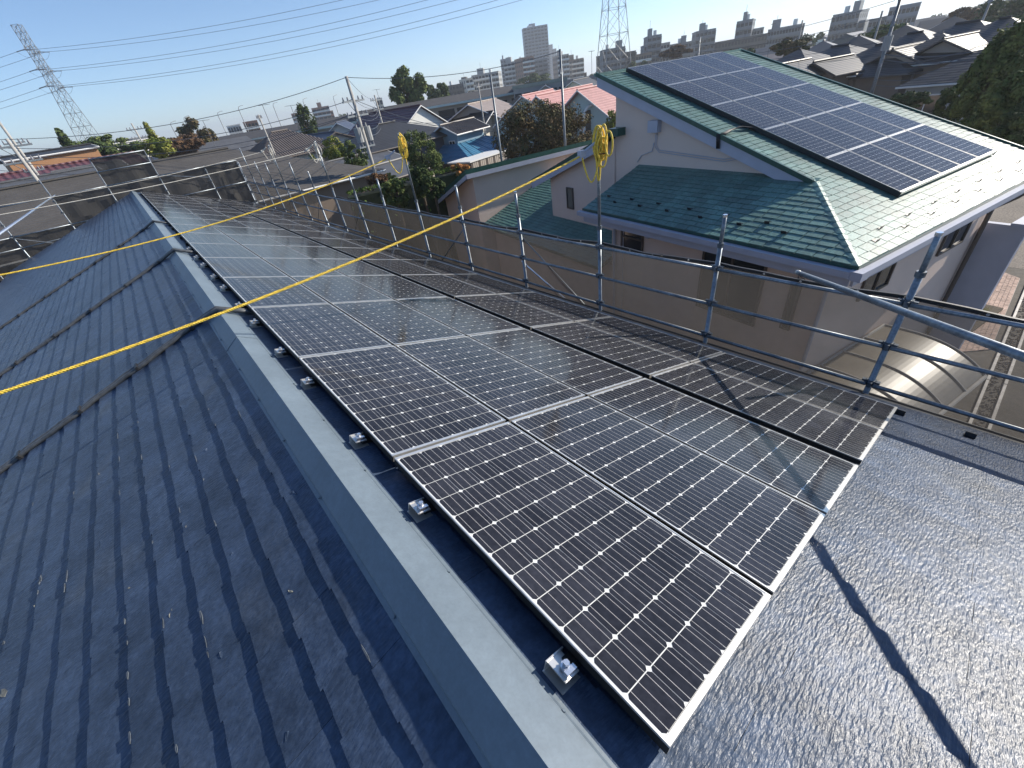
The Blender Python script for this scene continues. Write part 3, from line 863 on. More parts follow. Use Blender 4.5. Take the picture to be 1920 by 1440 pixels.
m = MB(); m.box((1.95, 6.25, hl(-.04)), (2.1, 6.6, hl(.24))); m.build('electric_box', M['lav'], gh)
m = MB()
for o_ in (0, .05):
    m.tube([(2.07, 6.4 - o_, hl(-.04)), (2.07, 6.4 - o_, hl(-.40) + o_ * .6), (2.07, 6.25, hl(-.52) + o_), (2.07, 4.2, hl(-.66) + o_), (2.07, 3.9, hl(-.6) + o_), (2.07, 3.8, hl(-.45))], .009, 6)
m.tube([(2.07, 6.45, hl(-.3)), (2.07, 6.5, hl(-.5)), (2.07, 6.9, hl(-.62)), (2.07, 7.05, hl(-.8))], .012, 6)
m.build('wall_conduit', M['lav'], gh, smooth=True)
m = MB()
for o_ in (0, .035, .07):
    m.tube([(1.9, 4.25 + o_, zm(4.25) - .25), (1.88, 4.28 + o_, zm(4.3) + .03), (2.0, 4.2 + o_, zm(4.2) + .06), (2.3, 4.3 + o_, zm(4.3) + .05), (2.6, 4.3 - o_, zm(4.3) + .07), (2.95, 4.05, zm(4.1) + .05), (3.1, 3.7, zm(3.7) + .04)], .016, 6)
m.build('black_cable', M['black'], gh, smooth=True)
def hsg(F, x, y):
    m = MB(); m.box((-.05, -.03, 0), (.05, .05, .008)); m.box((-.05, -.03, .0), (.05, -.022, .06))
    o = m.build('snow_guard', M['black'], gh); o.matrix_local = F @ Matrix.Translation((x, y, .006))
for u, w in ((.66, 6.6), (.47, 6.15), (.68, 5.72), (.49, 5.25), (.68, 4.8), (.49, 4.35), (.67, 3.85), (.47, 3.38), (.67, 2.9), (.47, 2.43), (.65, 1.96), (.46, 1.5)): hsg(FS, -w, u)
for i in range(15): hsg(FM, .98 + .47 * i, .27 + .2 * (i % 2))
# its solar panels: 5 x 5, long side down the slope
for k in range(5):
    for r_ in range(5):
        T = HM @ FM @ Matrix.Translation((2.86 + k * .812, .93 + r_ * 1.60, .12))
        panel('roof_solar_panel', T, 'bluish panel on the green roof, %s row above its eave, %s column' % (ordn(r_), ordn(k)), 'solar panels on the green roof', False)
m = MB(); m.box((2.88, .95, .02), (6.9, 8.9, .08)); o = m.build('gap_shade_sheet', M['black'], gh); o.matrix_local = FM  # black sheet added under the panels so the gaps read as shade
m = MB()
m.box((2.84, .90, .02), (2.86, 8.95, .11)); m.box((6.92, .9, .02), (6.94, 8.95, .11))
o = m.build('panel_skirt', M['black'], gh); o.matrix_local = FM
m = MB(); m.box((2.86, .905, .06), (6.92, .925, .126)); o = m.build('panel_trim', M['alu'], gh); o.matrix_local = FM
# tall wall/fin panels further down the right side
m = MB(); m.box((7.6, -.2, 0), (7.75, 1.0, hl(-2.9))); m.box((7.5, -.35, hl(-2.9)), (8.3, .1, hl(-2.82))); m.build('entrance_fin', M['lav'], gh)
# carport
cp = empty('carport', HM @ Vector((1.9, -.4, 0)), HR, 'smoked curved carport roof between the two houses, lower right', 'carport')
m = MB(); N_ = 24
prof = []
for i in range(N_ + 1):
    w = i / N_; y = .95 - w * 2.0
    z = hl(-4.40) + .16 * w - .62 * w ** 3.2
    prof.append((y, z))
for i in range(N_):
    (y0, z0), (y1, z1) = prof[i], prof[i + 1]
    m.face([(-2.3, y0, z0), (-2.3, y1, z1), (2.05, y1, z1), (2.05, y0, z0)])
    m.face([(-2.3, y0, z0 - .012), (2.05, y0, z0 - .012), (2.05, y1, z1 - .012), (-2.3, y1, z1 - .012)])
m.build('roof_sheet', mat('smoked_polycarbonate', (.15, .13, .10), .42, noise=((3, .12), (25, .08)), spec=.6), cp, smooth=True)
for k in range(6):
    x = -2.3 + k * .87; m = MB(); m.tube([(x, y, z + .012) for y, z in prof], .02, 6); m.build('rib', M['concrete'], cp, smooth=True)
m = MB(); m.tube([(-2.3, prof[-1][0], prof[-1][1]), (2.05, prof[-1][0], prof[-1][1])], .04, 6); m.tube([(-2.3, .95, hl(-4.4)), (2.05, .95, hl(-4.4))], .035, 6); m.build('gutter', M['concrete'], cp)
for x in (-1.9, 1.6):
    m = MB(); m.box((x, .85, 0), (x + .1, .95, hl(-4.42))); m.build('post', M['dsteel'], cp)
# yard, lot, kerbs
def patch(nm, pts, z, mt, kind='structure'):
    m = MB(); m.face([(x, y, z) for x, y in pts]); return tag(m.build(nm, mt), kind=kind)
patch('yard', [(4.6, -14), (45, -14), (45, 1.0), (24, 2.2), (7, 3), (4.6, 24)], GZ + .004, M['asphalt'])
patch('gravel_lot', [(24.3, -3), (60, -6), (60, 14), (27, 10), (24.3, .6)], GZ + .008, M['gravel'])
pv = empty('paved_terrace', (0, 0, GZ), 0, 'pinkish brick paved strip beside the pink house at the right', 'paving')
m = MB(); r2 = random.Random(3)
a, b_, c_, d_ = Vector((24.39, .44, 0)), Vector((23.2, -.95, 0)), Vector((17.0, -1.0, 0)), Vector((15.4, .5, 0))
nx, ny = 64, 12
for i in range(nx):
    for j in range(ny):
        u0, u1 = i / nx, (i + .94) / nx; v0, v1 = j / ny, (j + .92) / ny
        f = lambda u, v: (d_.lerp(a, u)).lerp(c_.lerp(b_, u), v)
        z = .03 + r2.uniform(0, .008)
        m.prism([f(u0, v0), f(u0, v1), f(u1, v1), f(u1, v0)], [f(u0, v0) + Vector((0, 0, z)), f(u0, v1) + Vector((0, 0, z)), f(u1, v1) + Vector((0, 0, z)), f(u1, v0) + Vector((0, 0, z))])
tag(m.build('brick', mat('pink_brick', (.42, .30, .24), .9, noise=((2, .25), (14, .3))), pv), kind='stuff')
m = MB(); m.prism([a, b_, c_, d_], [p + Vector((0, 0, .02)) for p in (a, b_, c_, d_)]); m.build('mortar_bed', M['concrete'], pv)
kb = empty('drain_kerb', (0, 0, GZ), 0, 'double white concrete kerb line with gravel between on the lane at the far right', 'kerb')
for yy in (-1.18, -1.52):
    for i in range(9):
        m = MB(); x = 7.0 + i * 2.02; m.box((x, yy - .03, 0), (x + 1.98, yy + .03, .07)); m.build('kerb_stone', mat('white_kerb', (.6, .56, .5), .8, noise=(9, .2)), kb)
m = MB()
for i in range(900):
    x, y = r2.uniform(7, 25), r2.uniform(-1.47, -1.23); s = r2.uniform(.015, .04)
    m.prism([(x + s * math.cos(w), y + s * math.sin(w), 0) for w in (0, 1.6, 3.1, 4.7)], [(x + .5 * s * math.cos(w), y + .5 * s * math.sin(w), s) for w in (0.2, 1.8, 3.3, 4.9)])
tag(m.build('gravel', M['gravel'], kb), kind='stuff')
for i, (x0, y0, x1, y1) in enumerate(((12.6, -9, 12.6, -1.7), (19.0, -9, 19.0, -1.7), (7.5, -3.4, 30, -3.4))):
    m = MB(); dx, dy = (.03, 0) if x0 == x1 else (0, .03)
    m.face([(x0 - dx, y0 - dy, GZ + .008), (x1 + dx, y0 - dy if dy else y0, GZ + .008), (x1 + dx, y1 + dy, GZ + .008), (x0 - dx, y1 + dy, GZ + .008)])
    tag(m.build('road_joint', M['concrete']), kind='structure')

# planting bed and small yard things
bed = empty('planting_bed', onz(1812, 606, GZ), HR, 'dark soil bed with two yellow green tufts beside the pink house', 'flower bed')
m = MB(); m.box((-1.6, -.35, 0), (1.6, .35, .10)); m.build('soil', mat('soil', (.06, .045, .03), .95, noise=(9, .4)), bed)
for i_, x_ in enumerate((-.7, .6)):
    m = MB(); r3 = random.Random(i_)
    for q_ in range(260):
        a_ = r3.uniform(0, 6.28); l_ = r3.uniform(.12, .32); p_ = Vector((x_ + r3.uniform(-.08, .08), r3.uniform(-.08, .08), .1)); e_ = p_ + Vector((math.cos(a_) * l_ * .8, math.sin(a_) * l_ * .8, l_)); s_2 = Vector((-math.sin(a_), math.cos(a_), 0)) * .012
        m.face([p_ - s_2, p_ + s_2, e_])
    m.build('tuft', mat('yellow_green_leaf', (.30, .30, .05), .7), bed)
ac = empty('air_conditioner_unit', HM @ Vector((.25, 4.2, 0)), HR, 'white outdoor air conditioner unit on the ground by the pink wall', 'air conditioner')
m = MB(); m.box((-.15, -.4, .08), (.15, .4, .68)); m.build('case', M['whitef'], ac)
m = MB(); m.tube([(-.16, .08, .38), (-.17, .08, .38)], .22, 16); m.build('fan_grille', M['dsteel'], ac)
# ================================================================ vegetation
def midk(px, d):
    # blocks beyond the garden stand on the same ground as everything else
    if 25 < d <= 66 and 480 < px < 1200: return 1.35
    return 1.0
def leafmat(nm, c1, c2, sc=1.2):
    m = mat(nm, c1, .8, hue=(sc, c2, .42, .6), noise=((6, .3),), spec=.12)
    b = m.node_tree.nodes['Principled BSDF']
    b.inputs['Transmission Weight'].default_value = 0
    return m
LF = {'dark': leafmat('leaf_dark', (.042, .066, .026), (.085, .115, .04)),
      'mid': leafmat('leaf_mid', (.065, .10, .032), (.14, .17, .055)),
      'yel': leafmat('leaf_yellowgreen', (.11, .15, .03), (.26, .26, .06)),
      'brown': leafmat('leaf_brown', (.075, .075, .032), (.15, .105, .055)),
      'red': leafmat('leaf_red', (.085, .055, .035), (.15, .085, .045)),
      'orange': leafmat('leaf_orange', (.35, .13, .06), (.45, .24, .08)),
      'hedge': leafmat('hedge_leaf', (.05, .085, .018), (.10, .15, .03))}
def crown(rx, ry, rz, n, leaf, seed, clumps=36, shape='round'):
    r = random.Random(seed); m = MB(); cl = []
    for i in range(clumps):
        while True:
            p = Vector((r.uniform(-1, 1), r.uniform(-1, 1), r.uniform(-1, 1)))
            if .35 < p.length < 1: break
        if shape == 'cone': k = (1 - (p.z + 1) / 2) * .95 + .08; p = Vector((p.x * k, p.y * k, p.z))
        if shape == 'tall': p = Vector((p.x * (1 - .35 * p.z), p.y * (1 - .35 * p.z), p.z))
        cl.append((Vector((p.x * rx, p.y * ry, p.z * rz)), r.uniform(.16, .34)))
    for i in range(int(n * 2.1)):
        c, s = cl[r.randrange(clumps)]
        while True:
            d = Vector((r.gauss(0, 1), r.gauss(0, 1), r.gauss(0, 1)))
            if d.length > .1: break
        d.normalize(); f = r.uniform(.55, 1.05)
        k = (rx + ry + rz) / 3
        p = c + Vector((d.x * rx * s, d.y * ry * s, d.z * rz * s * (.9 if shape == 'round' else 1.1))) * f
        nn = (d + Vector((r.gauss(0, .5), r.gauss(0, .5), r.gauss(0, .5) + .3))).normalized()
        a = nn.cross(Vector((r.gauss(0, 1), r.gauss(0, 1), r.gauss(0, 1)))).normalized(); b = nn.cross(a)
        l = leaf * .62 * r.uniform(.6, 1.4)
        m.face([p - a * l, p - b * l * .55, p + a * l, p + b * l * .55])
    return m
def tree(name, label, cat, base, h, rx, ry, rz, lm, seed, n=3500, leaf=.13, clumps=40, shape='round', group=None):
    """base = world point of the crown centre; trunk goes down to the ground"""
    t = empty(name, (base[0], base[1], GZ), 0, label, cat, group)
    zc = base[2] - GZ; r = random.Random(seed + 99)
    m = MB(); tr = max(.06, rz * .06)
    m.tube([(0, 0, 0), (r.uniform(-.1, .1), 0, zc * .5), (0, 0, zc - rz * .3), (.1, 0, zc + rz * .45)], [tr * 1.5, tr * 1.1, tr * .8, tr * .2], 7)
    for i in range(9):
        w = r.uniform(0, 6.28); z0 = zc - rz * r.uniform(.1, .75)
        m.tube([(0, 0, z0), (math.cos(w) * rx * .4, math.sin(w) * ry * .4, z0 + rz * .3), (math.cos(w) * rx * .8, math.sin(w) * ry * .8, z0 + rz * .55)], [tr * .5, tr * .3, tr * .08], 5)
    m.build('trunk', M['bark'], t)
    c = crown(rx, ry, rz, n, leaf, seed, clumps, shape).build('crown', LF[lm], t)
    c.location = (0, 0, zc)
    return t
def ptree(name, label, cat, px, py, d, wpx, hpx, lm, seed, **k):
    """crown centre at photo pixel px,py, d metres away; wpx/hpx = apparent size"""
    d *= midk(px, d)
    p = at(px, py, d); s = (p - Vector(CAM.tolist())).length / FPX * .93
    return tree(name, label, cat, p, 0, wpx * s / 2, wpx * s / 2, hpx * s / 2, lm, seed, **k)
ptree('maple_tree', 'large brown and green tree in front of the pink terraced houses', 'tree', 1020, 254, 30, 156, 96, 'brown', 1, n=12000, leaf=.16, clumps=110)
ptree('dome_tree', 'tall round dark tree on the skyline left of the apartment blocks', 'tree', 764, 172, 100, 58, 56, 'mid', 2, n=5000, leaf=.45, clumps=50)
ptree('dome_tree', 'smaller grey green tree just right of the tall round skyline tree', 'tree', 818, 176, 130, 42, 34, 'dark', 3, n=2500, leaf=.5)
ptree('broadleaf_tree', 'bushy reddish green tree on the horizon left of the long grey apartment', 'tree', 374, 262, 95, 44, 50, 'brown', 4, n=3000, leaf=.35)
ptree('conifer_tree', 'pointed dark conifer beside the orange house at far left', 'tree', 128, 274, 75, 20, 40, 'dark', 5, n=1500, leaf=.28, shape='cone')
ptree('broadleaf_tree', 'low wide green tree right behind the orange house', 'tree', 160, 288, 78, 60, 34, 'dark', 6, n=2500, leaf=.3)
ptree('broadleaf_tree', 'low wide green tree behind the foot of the left pylon', 'tree', 205, 281, 88, 70, 30, 'mid', 7, n=2500, leaf=.3)
ptree('ginkgo_tree', 'narrow yellowish tree poking above the far scaffold', 'tree', 285, 254, 85, 16, 34, 'yel', 8, n=900, leaf=.25, shape='cone')
ptree('broadleaf_tree', 'golden green bush behind the far scaffold corner', 'tree', 297, 276, 70, 46, 24, 'yel', 9, n=2000, leaf=.25)
ptree('maple_tree', 'dull red tree left of the bushy horizon tree', 'tree', 340, 272, 80, 54, 28, 'red', 10, n=2200, leaf=.28)
ptree('pine_tree', 'dark green tree behind the white tiled house', 'tree', 577, 232, 62, 26, 50, 'dark', 11, n=2500, leaf=.2, shape='tall')
ptree('persimmon_tree', 'sunny yellow green tree behind the white coiled rope', 'tree', 628, 280, 38, 40, 34, 'yel', 12, n=2800, leaf=.13)
ptree('broadleaf_tree', 'green tree at the foot of the near utility pole', 'tree', 668, 294, 33, 44, 46, 'mid', 13, n=3000, leaf=.12)
ptree('broadleaf_tree', 'sunlit green garden tree behind the far yellow coil', 'tree', 790, 290, 26, 60, 70, 'mid', 14, n=5000, leaf=.10, clumps=60)
ptree('cloud_pine', 'clipped layered pine beside the blue roofed house', 'tree', 818, 306, 28, 26, 26, 'dark', 15, n=1800, leaf=.09, clumps=14)
ptree('conifer_tree', 'dark upright conifer in the garden by the hedge', 'tree', 786, 335, 21, 34, 56, 'dark', 16, n=3500, leaf=.08, shape='tall')
ptree('round_shrub', 'dark round shrub right of the garden conifer', 'shrub', 812, 352, 20, 38, 40, 'dark', 17, n=2500, leaf=.07)
ptree('round_shrub', 'green shrub below the hedge near the scaffold posts', 'shrub', 742, 362, 21, 46, 48, 'mid', 18, n=3000, leaf=.08)
ptree('round_shrub', 'clipped dome bush above the hedge line', 'shrub', 733, 333, 26, 20, 14, 'yel', 19, n=900, leaf=.07)
ptree('azalea_bush', 'reddish bush beside the near utility pole foot', 'shrub', 706, 336, 25, 34, 20, 'red', 20, n=1400, leaf=.08)
ptree('maple_bush', 'bright orange red maple bush above the green roof edge', 'shrub', 862, 318, 24, 34, 20, 'orange', 21, n=1400, leaf=.08, clumps=26)
ptree('bamboo_bush', 'thin yellow green shrub by the far scaffold corner', 'shrub', 588, 318, 28, 26, 46, 'yel', 22, n=700, leaf=.09, clumps=22)
ptree('broadleaf_tree', 'yellow green tree beside the arched entrance of the pale green house', 'tree', 1147, 226, 34, 20, 36, 'yel', 23, n=1400, leaf=.11)
ptree('broadleaf_tree', 'dark line of trees under the tall tower', 'tree', 998, 152, 230, 52, 18, 'dark', 24, n=1500, leaf=.8)
ptree('maple_tree', 'orange autumn tree above the ridge of the green roof', 'tree', 1268, 97, 150, 42, 14, 'red', 25, n=1200, leaf=.5)
ptree('broadleaf_tree', 'olive tree behind the dark tiled houses', 'tree', 1483, 88, 75, 44, 20, 'brown', 26, n=1800, leaf=.3)
ptree('broadleaf_tree', 'small green tree left of the large utility pole', 'tree', 1660, 60, 90, 50, 14, 'mid', 27, n=1500, leaf=.3)
ptree('maple_tree', 'rusty autumn tree on the skyline at upper right', 'tree', 1805, 30, 130, 44, 16, 'red', 28, n=1200, leaf=.45)
ptree('cypress_tree', 'big leaning dark cypress at the right edge', 'tree', 1858, 146, 34, 50, 104, 'mid', 29, n=8000, leaf=.13, clumps=70, shape='tall')
ptree('broadleaf_tree', 'pale green tree touching the right frame edge', 'tree', 1912, 160, 36, 60, 70, 'mid', 30, n=4500, leaf=.13, clumps=50)
ptree('ivy_bush', 'ivy covered bush mass below the cypress', 'shrub', 1886, 215, 30, 60, 80, 'mid', 31, n=6000, leaf=.12, clumps=60)
ptree('broadleaf_tree', 'dark green bush in the lower right corner of the trees', 'shrub', 1915, 250, 28, 60, 60, 'dark', 32, n=4500, leaf=.11, clumps=50)
ptree('round_shrub', 'dark roadside shrub left of the cypress', 'shrub', 1790, 190, 38, 36, 40, 'dark', 33, n=3500, leaf=.13)
ptree('round_shrub', 'low dark bushes along the path behind the green roof', 'shrub', 1708, 186, 42, 40, 18, 'dark', 34, n=2000, leaf=.14)
ptree('broadleaf_tree', 'dark skyline trees at the top right corner', 'tree', 1895, 22, 110, 70, 26, 'dark', 35, n=2200, leaf=.4)
# hedge
def boxhedge(label, a, b, w, h, seed):
    r = random.Random(seed); a = Vector(a); b = Vector(b); m = MB(); L_ = (b - a).length; d = (b - a).normalized(); s = d.cross(Vector((0, 0, 1)))
    t = empty('hedge', a, 0, label, 'hedge')
    for i in range(int(L_ * 420)):
        u = r.uniform(0, L_); f = r.random()
        if f < .45: p = d * u + s * r.uniform(-w, w) + Vector((0, 0, h + r.gauss(0, .03)))
        else: p = d * u + s * (w * (1 if r.random() < .3 else -1) + r.gauss(0, .03)) + Vector((0, 0, r.uniform(0, h)))
        q = Vector((r.gauss(0, 1), r.gauss(0, 1), r.gauss(0, 1))).normalized(); e = q.cross(Vector((0, 0, 1))).normalized(); l = r.uniform(.04, .09)
        m.face([p - q * l, p - e * l * .6, p + q * l, p + e * l * .6])
    tag(m.build('foliage', LF['hedge'], t), kind='stuff')
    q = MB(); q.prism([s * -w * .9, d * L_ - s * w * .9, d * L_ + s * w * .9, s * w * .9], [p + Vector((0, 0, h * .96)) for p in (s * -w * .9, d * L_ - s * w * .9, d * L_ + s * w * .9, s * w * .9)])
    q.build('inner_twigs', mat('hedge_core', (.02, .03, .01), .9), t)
z = -3.9
A, B = at(690, 352, 24), at(905, 292, 24)
A2, B2 = at(650, 362, 23), at(868, 312, 24.5)
boxhedge('long clipped green hedge in the garden behind the scaffold', (A2.x, A2.y, GZ), (B2.x, B2.y, GZ), .45, B2.z - GZ, 5)

# ================================================================ houses
def rm(nm, col, band=None, rough=.5):
    """roof material; band = spacing of the tile courses"""
    if nm in MATS: return MATS[nm]
    m = mat(nm, col, rough, noise=((1.2, .14), (9, .12)), pos=False)
    if band:
        nt = m.node_tree; N = nt.nodes; L = nt.links
        tc = N.new('ShaderNodeTexCoord'); wv = N.new('ShaderNodeTexWave'); wv.bands_direction = band[1]; wv.inputs['Scale'].default_value = 1 / band[0] * .314 * 1.0
        wv.inputs['Distortion'].default_value = 0
        L.new(tc.outputs['Object'], wv.inputs['Vector'])
        bp = N.new('ShaderNodeBump'); bp.inputs['Distance'].default_value = band[2]; bp.inputs['Strength'].default_value = 1
        L.new(wv.outputs['Fac'], bp.inputs['Height']); L.new(bp.outputs[0], N['Principled BSDF'].inputs['Normal'])
    return m
RM = {'brown': rm('brown_slate', (.085, .078, .07), (.10, 'Z', .03), .6), 'navy': rm('navy_roof', (.045, .055, .085)), 'char': rm('charcoal_roof', (.028, .029, .033), (.12, 'Z', .010), .55),
      'maroon': rm('maroon_roof', (.11, .045, .055), (.45, 'Y', .05)), 'tan': rm('tan_roof', (.26, .21, .18), (.14, 'Z', .02)),
      'pinkr': rm('pink_roof', (.40, .20, .19), (.3, 'Y', .02), .65), 'blue': rm('blue_metal', (.045, .16, .27), (.45, 'X', .03), .4),
      'tile': rm('brown_tile', (.12, .10, .09), None, .5), 'dtile': rm('dark_tile', (.026, .028, .034), (.11, 'Z', .012), .5),
      'grey': rm('grey_roof', (.085, .088, .095)), 'red': rm('red_metal', (.11, .045, .055), (.45, 'X', .05)), 'flatdark': rm('flat_dark_roof', (.055, .055, .06), None, .95), 'greenish': rm('green_grey_roof', (.22, .26, .23))}
WM = {'white': mat('wall_white', (.66, .66, .63), .85, noise=(.6, .05)), 'cream': mat('wall_cream', (.58, .54, .46), .85, noise=(.6, .06)),
      'navy': mat('wall_navy', (.055, .062, .085), .8, noise=(.8, .1)), 'bluew': mat('wall_blue', (.16, .26, .34), .8, noise=(.8, .1)),
      'mint': mat('wall_mint', (.46, .56, .55), .85, noise=(.6, .06)), 'grey': mat('wall_grey', (.30, .31, .31), .85, noise=(.6, .08)),
      'beige': mat('wall_beige', (.36, .32, .28), .85, noise=(.6, .08)), 'brown': mat('wall_brown', (.20, .155, .12), .85, noise=(.6, .08)),
      'orange': mat('wall_orange', (.34, .18, .09), .8, noise=(.6, .08)), 'brick': mat('wall_brick', (.26, .15, .11), .85, noise=(.6, .1)),
      'slateb': mat('wall_greyblue', (.16, .185, .21), .85, noise=(.6, .08)), 'dk': mat('wall_dark', (.09, .085, .08), .85, noise=(.6, .1)), 'tower': mat('wall_tower', (.20, .225, .27), .7, noise=(.1, .05))}
def house_(name, label, px, py, d, az, L_, Wd, wall, roof, pitch=22, rt='gable', eh=None, ov=.5, wins=True, storeys=2, seed=0, dish=False, cat='house', tiles=False, group=None, frame='whitef', apex=False):
    """(px,py,d): middle of the ridge; az: direction of the ridge in degrees"""
    k_ = midk(px, d); d *= k_; L_ *= k_; Wd *= k_; ov *= k_
    p = at(px, py, d); r = random.Random(seed)
    if apex: p = p + Vector((math.cos(rad(az)), math.sin(rad(az)), 0)) * (L_ / 2 + ov)
    t = empty(name, (p.x, p.y, GZ), rad(az), label, cat, group)
    zr = p.z - GZ; hw, hl_ = Wd / 2, L_ / 2; tp = math.tan(rad(pitch)); ze = zr - (hw + ov) * tp
    zw = zr - hw * tp - .08
    m = MB()
    if rt == 'gable':
        m.prism([(-hl_, -hw, 0), (-hl_, hw, 0), (-hl_, hw, zw), (-hl_, 0, zr - .12), (-hl_, -hw, zw)], [(hl_, -hw, 0), (hl_, hw, 0), (hl_, hw, zw), (hl_, 0, zr - .12), (hl_, -hw, zw)])
    else: m.box((-hl_, -hw, 0), (hl_, hw, zw))
    m.build('wall', WM[wall], t)
    m = MB(); th = Vector((0, 0, .14)); e = hl_ + ov; w = hw + ov; ri = 0 if rt == 'gable' else (hw + ov) * .98
    rg0, rg1 = Vector((-e + ri, 0, zr)), Vector((e - ri, 0, zr))
    if rt == 'hip' and rg0.x > rg1.x: rg0 = rg1 = Vector((0, 0, zr))
    c = [Vector((-e, -w, ze)), Vector((e, -w, ze)), Vector((e, w, ze)), Vector((-e, w, ze))]
    fs_ = [[c[0], c[1], rg1, rg0], [c[2], c[3], rg0, rg1]]
    if rt == 'hip': fs_ += [[c[1], c[2], rg1], [c[3], c[0], rg0]]
    for f in fs_:
        q = MB(); g = [p_ for i, p_ in enumerate(f) if (p_ - f[i - 1]).length > .01]
        q.prism([p_ - th for p_ in g], g); q.build('roof', RM[roof], t)
        if tiles:
            q = MB(); a, b_ = g[0], g[1]; ed = (b_ - a).normalized(); n = ed.cross(Vector((0, 0, 1))); n = -n if n.dot(-a - b_) < 0 else n
            up = (Vector((n.x, n.y, tp))).normalized(); k = int((b_ - a).length / .3); mx = w / n.length
            for i in range(k):
                s0 = (i + .5) * .3; h_ = mx
                if rt == 'hip': h_ = min(mx, s0, (b_ - a).length - s0)
                p0 = a + ed * s0; p1 = p0 + Vector((n.x, n.y, tp)) * h_
                q.tube([p0, p1], .07, 4)
            tag(q.build('tile_rolls', RM[roof], t), kind='stuff')
    q = MB()
    q.tube([(-e, -w, ze - .08), (e, -w, ze - .08)], .07, 5); q.tube([(-e, w, ze - .08), (e, w, ze - .08)], .07, 5)
    if rt == 'gable':
        for x in (-e, e):
            for s in (-1, 1): q.prism([(x - .03, s * w, ze - .1), (x + .03, s * w, ze - .1), (x + .03, 0, zr - .1), (x - .03, 0, zr - .1)], [(x - .03, s * w, ze + .02), (x + .03, s * w, ze + .02), (x + .03, 0, zr + .02), (x - .03, 0, zr + .02)])
    q.build('gutter', M['whitef'] if frame == 'whitef' else M['brownframe'], t)
    q = MB(); q.tube([rg0 + Vector((0, 0, .04)), rg1 + Vector((.01, 0, .04))], .10, 6); q.build('ridge', RM[roof], t)
    if wins:
        for side in range(4):
            ln = L_ if side < 2 else Wd
            nwin = max(1, int(ln / 2.6)) if side < 2 else 2
            for st in range(storeys):
                zc = zw - 1.75 - st * 2.75
                if zc < 1: break
                for i in range(nwin):
                    if r.random() < .15: continue
                    u = -ln / 2 + ln * (i + .5) / nwin + r.uniform(-.2, .2); ww = r.choice((.45, .8, .85)); hh = r.choice((.5, .6, .95))
                    m = MB(); g = MB()
                    if side == 0: T = Matrix.Translation((u, -hw, zc))
                    elif side == 1: T = Matrix.Translation((u, hw, zc)) @ Matrix.Rotation(math.pi, 4, 'Z')
                    elif side == 2: T = Matrix.Translation((hl_, u, zc)) @ Matrix.Rotation(math.pi / 2, 4, 'Z')
                    else: T = Matrix.Translation((-hl_, u, zc)) @ Matrix.Rotation(-math.pi / 2, 4, 'Z')
                    m.box((-ww, -.06, -hh), (ww, -.004, -hh + .07), T); m.box((-ww, -.06, hh - .07), (ww, -.004, hh), T)
                    for x in (-ww, -.03, ww - .06): m.box((x, -.058, -hh + .07), (x + .06, -.004, hh - .07), T)
                    g.box((-ww + .05, -.03, -hh + .06), (ww - .05, -.006, hh - .06), T)
                    o = m.build('window', M[frame], t); g.build('pane', M['glass'], o)
    if dish:
        q = MB(); c_ = Vector((-e * .7, -w * .8, ze + .7)); k = 10
        rim = [c_ + Vector((math.cos(2 * math.pi * i / k) * .34, -.12, math.sin(2 * math.pi * i / k) * .34)) for i in range(k)]
        for i in range(k): q.face([rim[i], rim[(i + 1) % k], c_]); 
        q.tube([c_, c_ - Vector((0, 0, .9))], .03, 5); q.build('satellite_dish', M['whitef'], t)
    return t
# big brown slate roof right behind the far scaffold
house_('brown_roofed_building', 'wide building with a plain brown grey slate roof beyond the far scaffold', 150, 330, 39.6, 0, 32.0, 15, 'brown', 'brown', 19, 'hip', wins=False, cat='building')
house_('tiled_house', 'white house with ribbed dark tile hip roof above the brown slate roof', 524, 246, 47, 12, 6.6, 5.2, 'white', 'tile', 30, 'hip', tiles=True, frame='brownframe', seed=2)
house_('gable_house', 'small white gabled house with rusty wall right of the ribbed tile roof', 590, 252, 50, 98, 7, 4.6, 'white', 'navy', 20, frame='brownframe', seed=3)
house_('dark_roofed_house', 'house with steep dark blue roof left of the near utility pole', 640, 228, 60, 60, 7, 7, 'white', 'navy', 32, seed=4)
house_('navy_house', 'dark navy walled house with grey hip roof and small solar array', 725, 231, 42, 8, 8.6, 7, 'navy', 'char', 20, 'hip', seed=5, frame='brownframe')
house_('white_gable_house', 'tall white house with steep dark maroon roof behind the navy house', 789, 197, 47, 100, 9, 6.6, 'white', 'maroon', 30, seed=6, dish=True, wins=False, apex=True, ov=.3)
bh = house_('blue_house', 'small blue house with brown tiled upper roof', 858, 228, 42, 14, 3.6, 2.4, 'bluew', 'tile', 24, ov=.45, tiles=True, seed=7)
p = at(868, 268, 39.5 * 1.35)
q = MB(); zc = p.z - bh.location.z
for sgn in (1,):
    cc = [Vector((-5.0, -5.4, zc - 1.5)), Vector((6.6, -5.4, zc - 1.5)), Vector((6.6, 3.2, zc - 1.5)), Vector((-5.0, 3.2, zc - 1.5))]; ii = [Vector((-2.7, -1.7, zc)), Vector((2.9, -1.7, zc)), Vector((2.9, 1.7, zc)), Vector((-2.7, 1.7, zc))]
    for i in range(4):
        j = (i + 1) % 4; q.prism([v - Vector((0, 0, .1)) for v in (cc[i], cc[j], ii[j], ii[i])], [cc[i], cc[j], ii[j], ii[i]])
q.build('lower_roof', RM['blue'], bh)
q = MB(); q.box((-4.2, -4.4, 0), (5.6, 2.6, zc - 1.5)); q.build('lower_wall', WM['dk'], bh)
for i in range(6):
    q = MB(); q.tube([cc[0].lerp(cc[1], (i + .5) / 6) + Vector((0, 0, .02)), ii[0].lerp(ii[1], (i + .5) / 6) + Vector((0, 0, .02))], .03, 4); q.build('roof_seam', RM['blue'], bh)
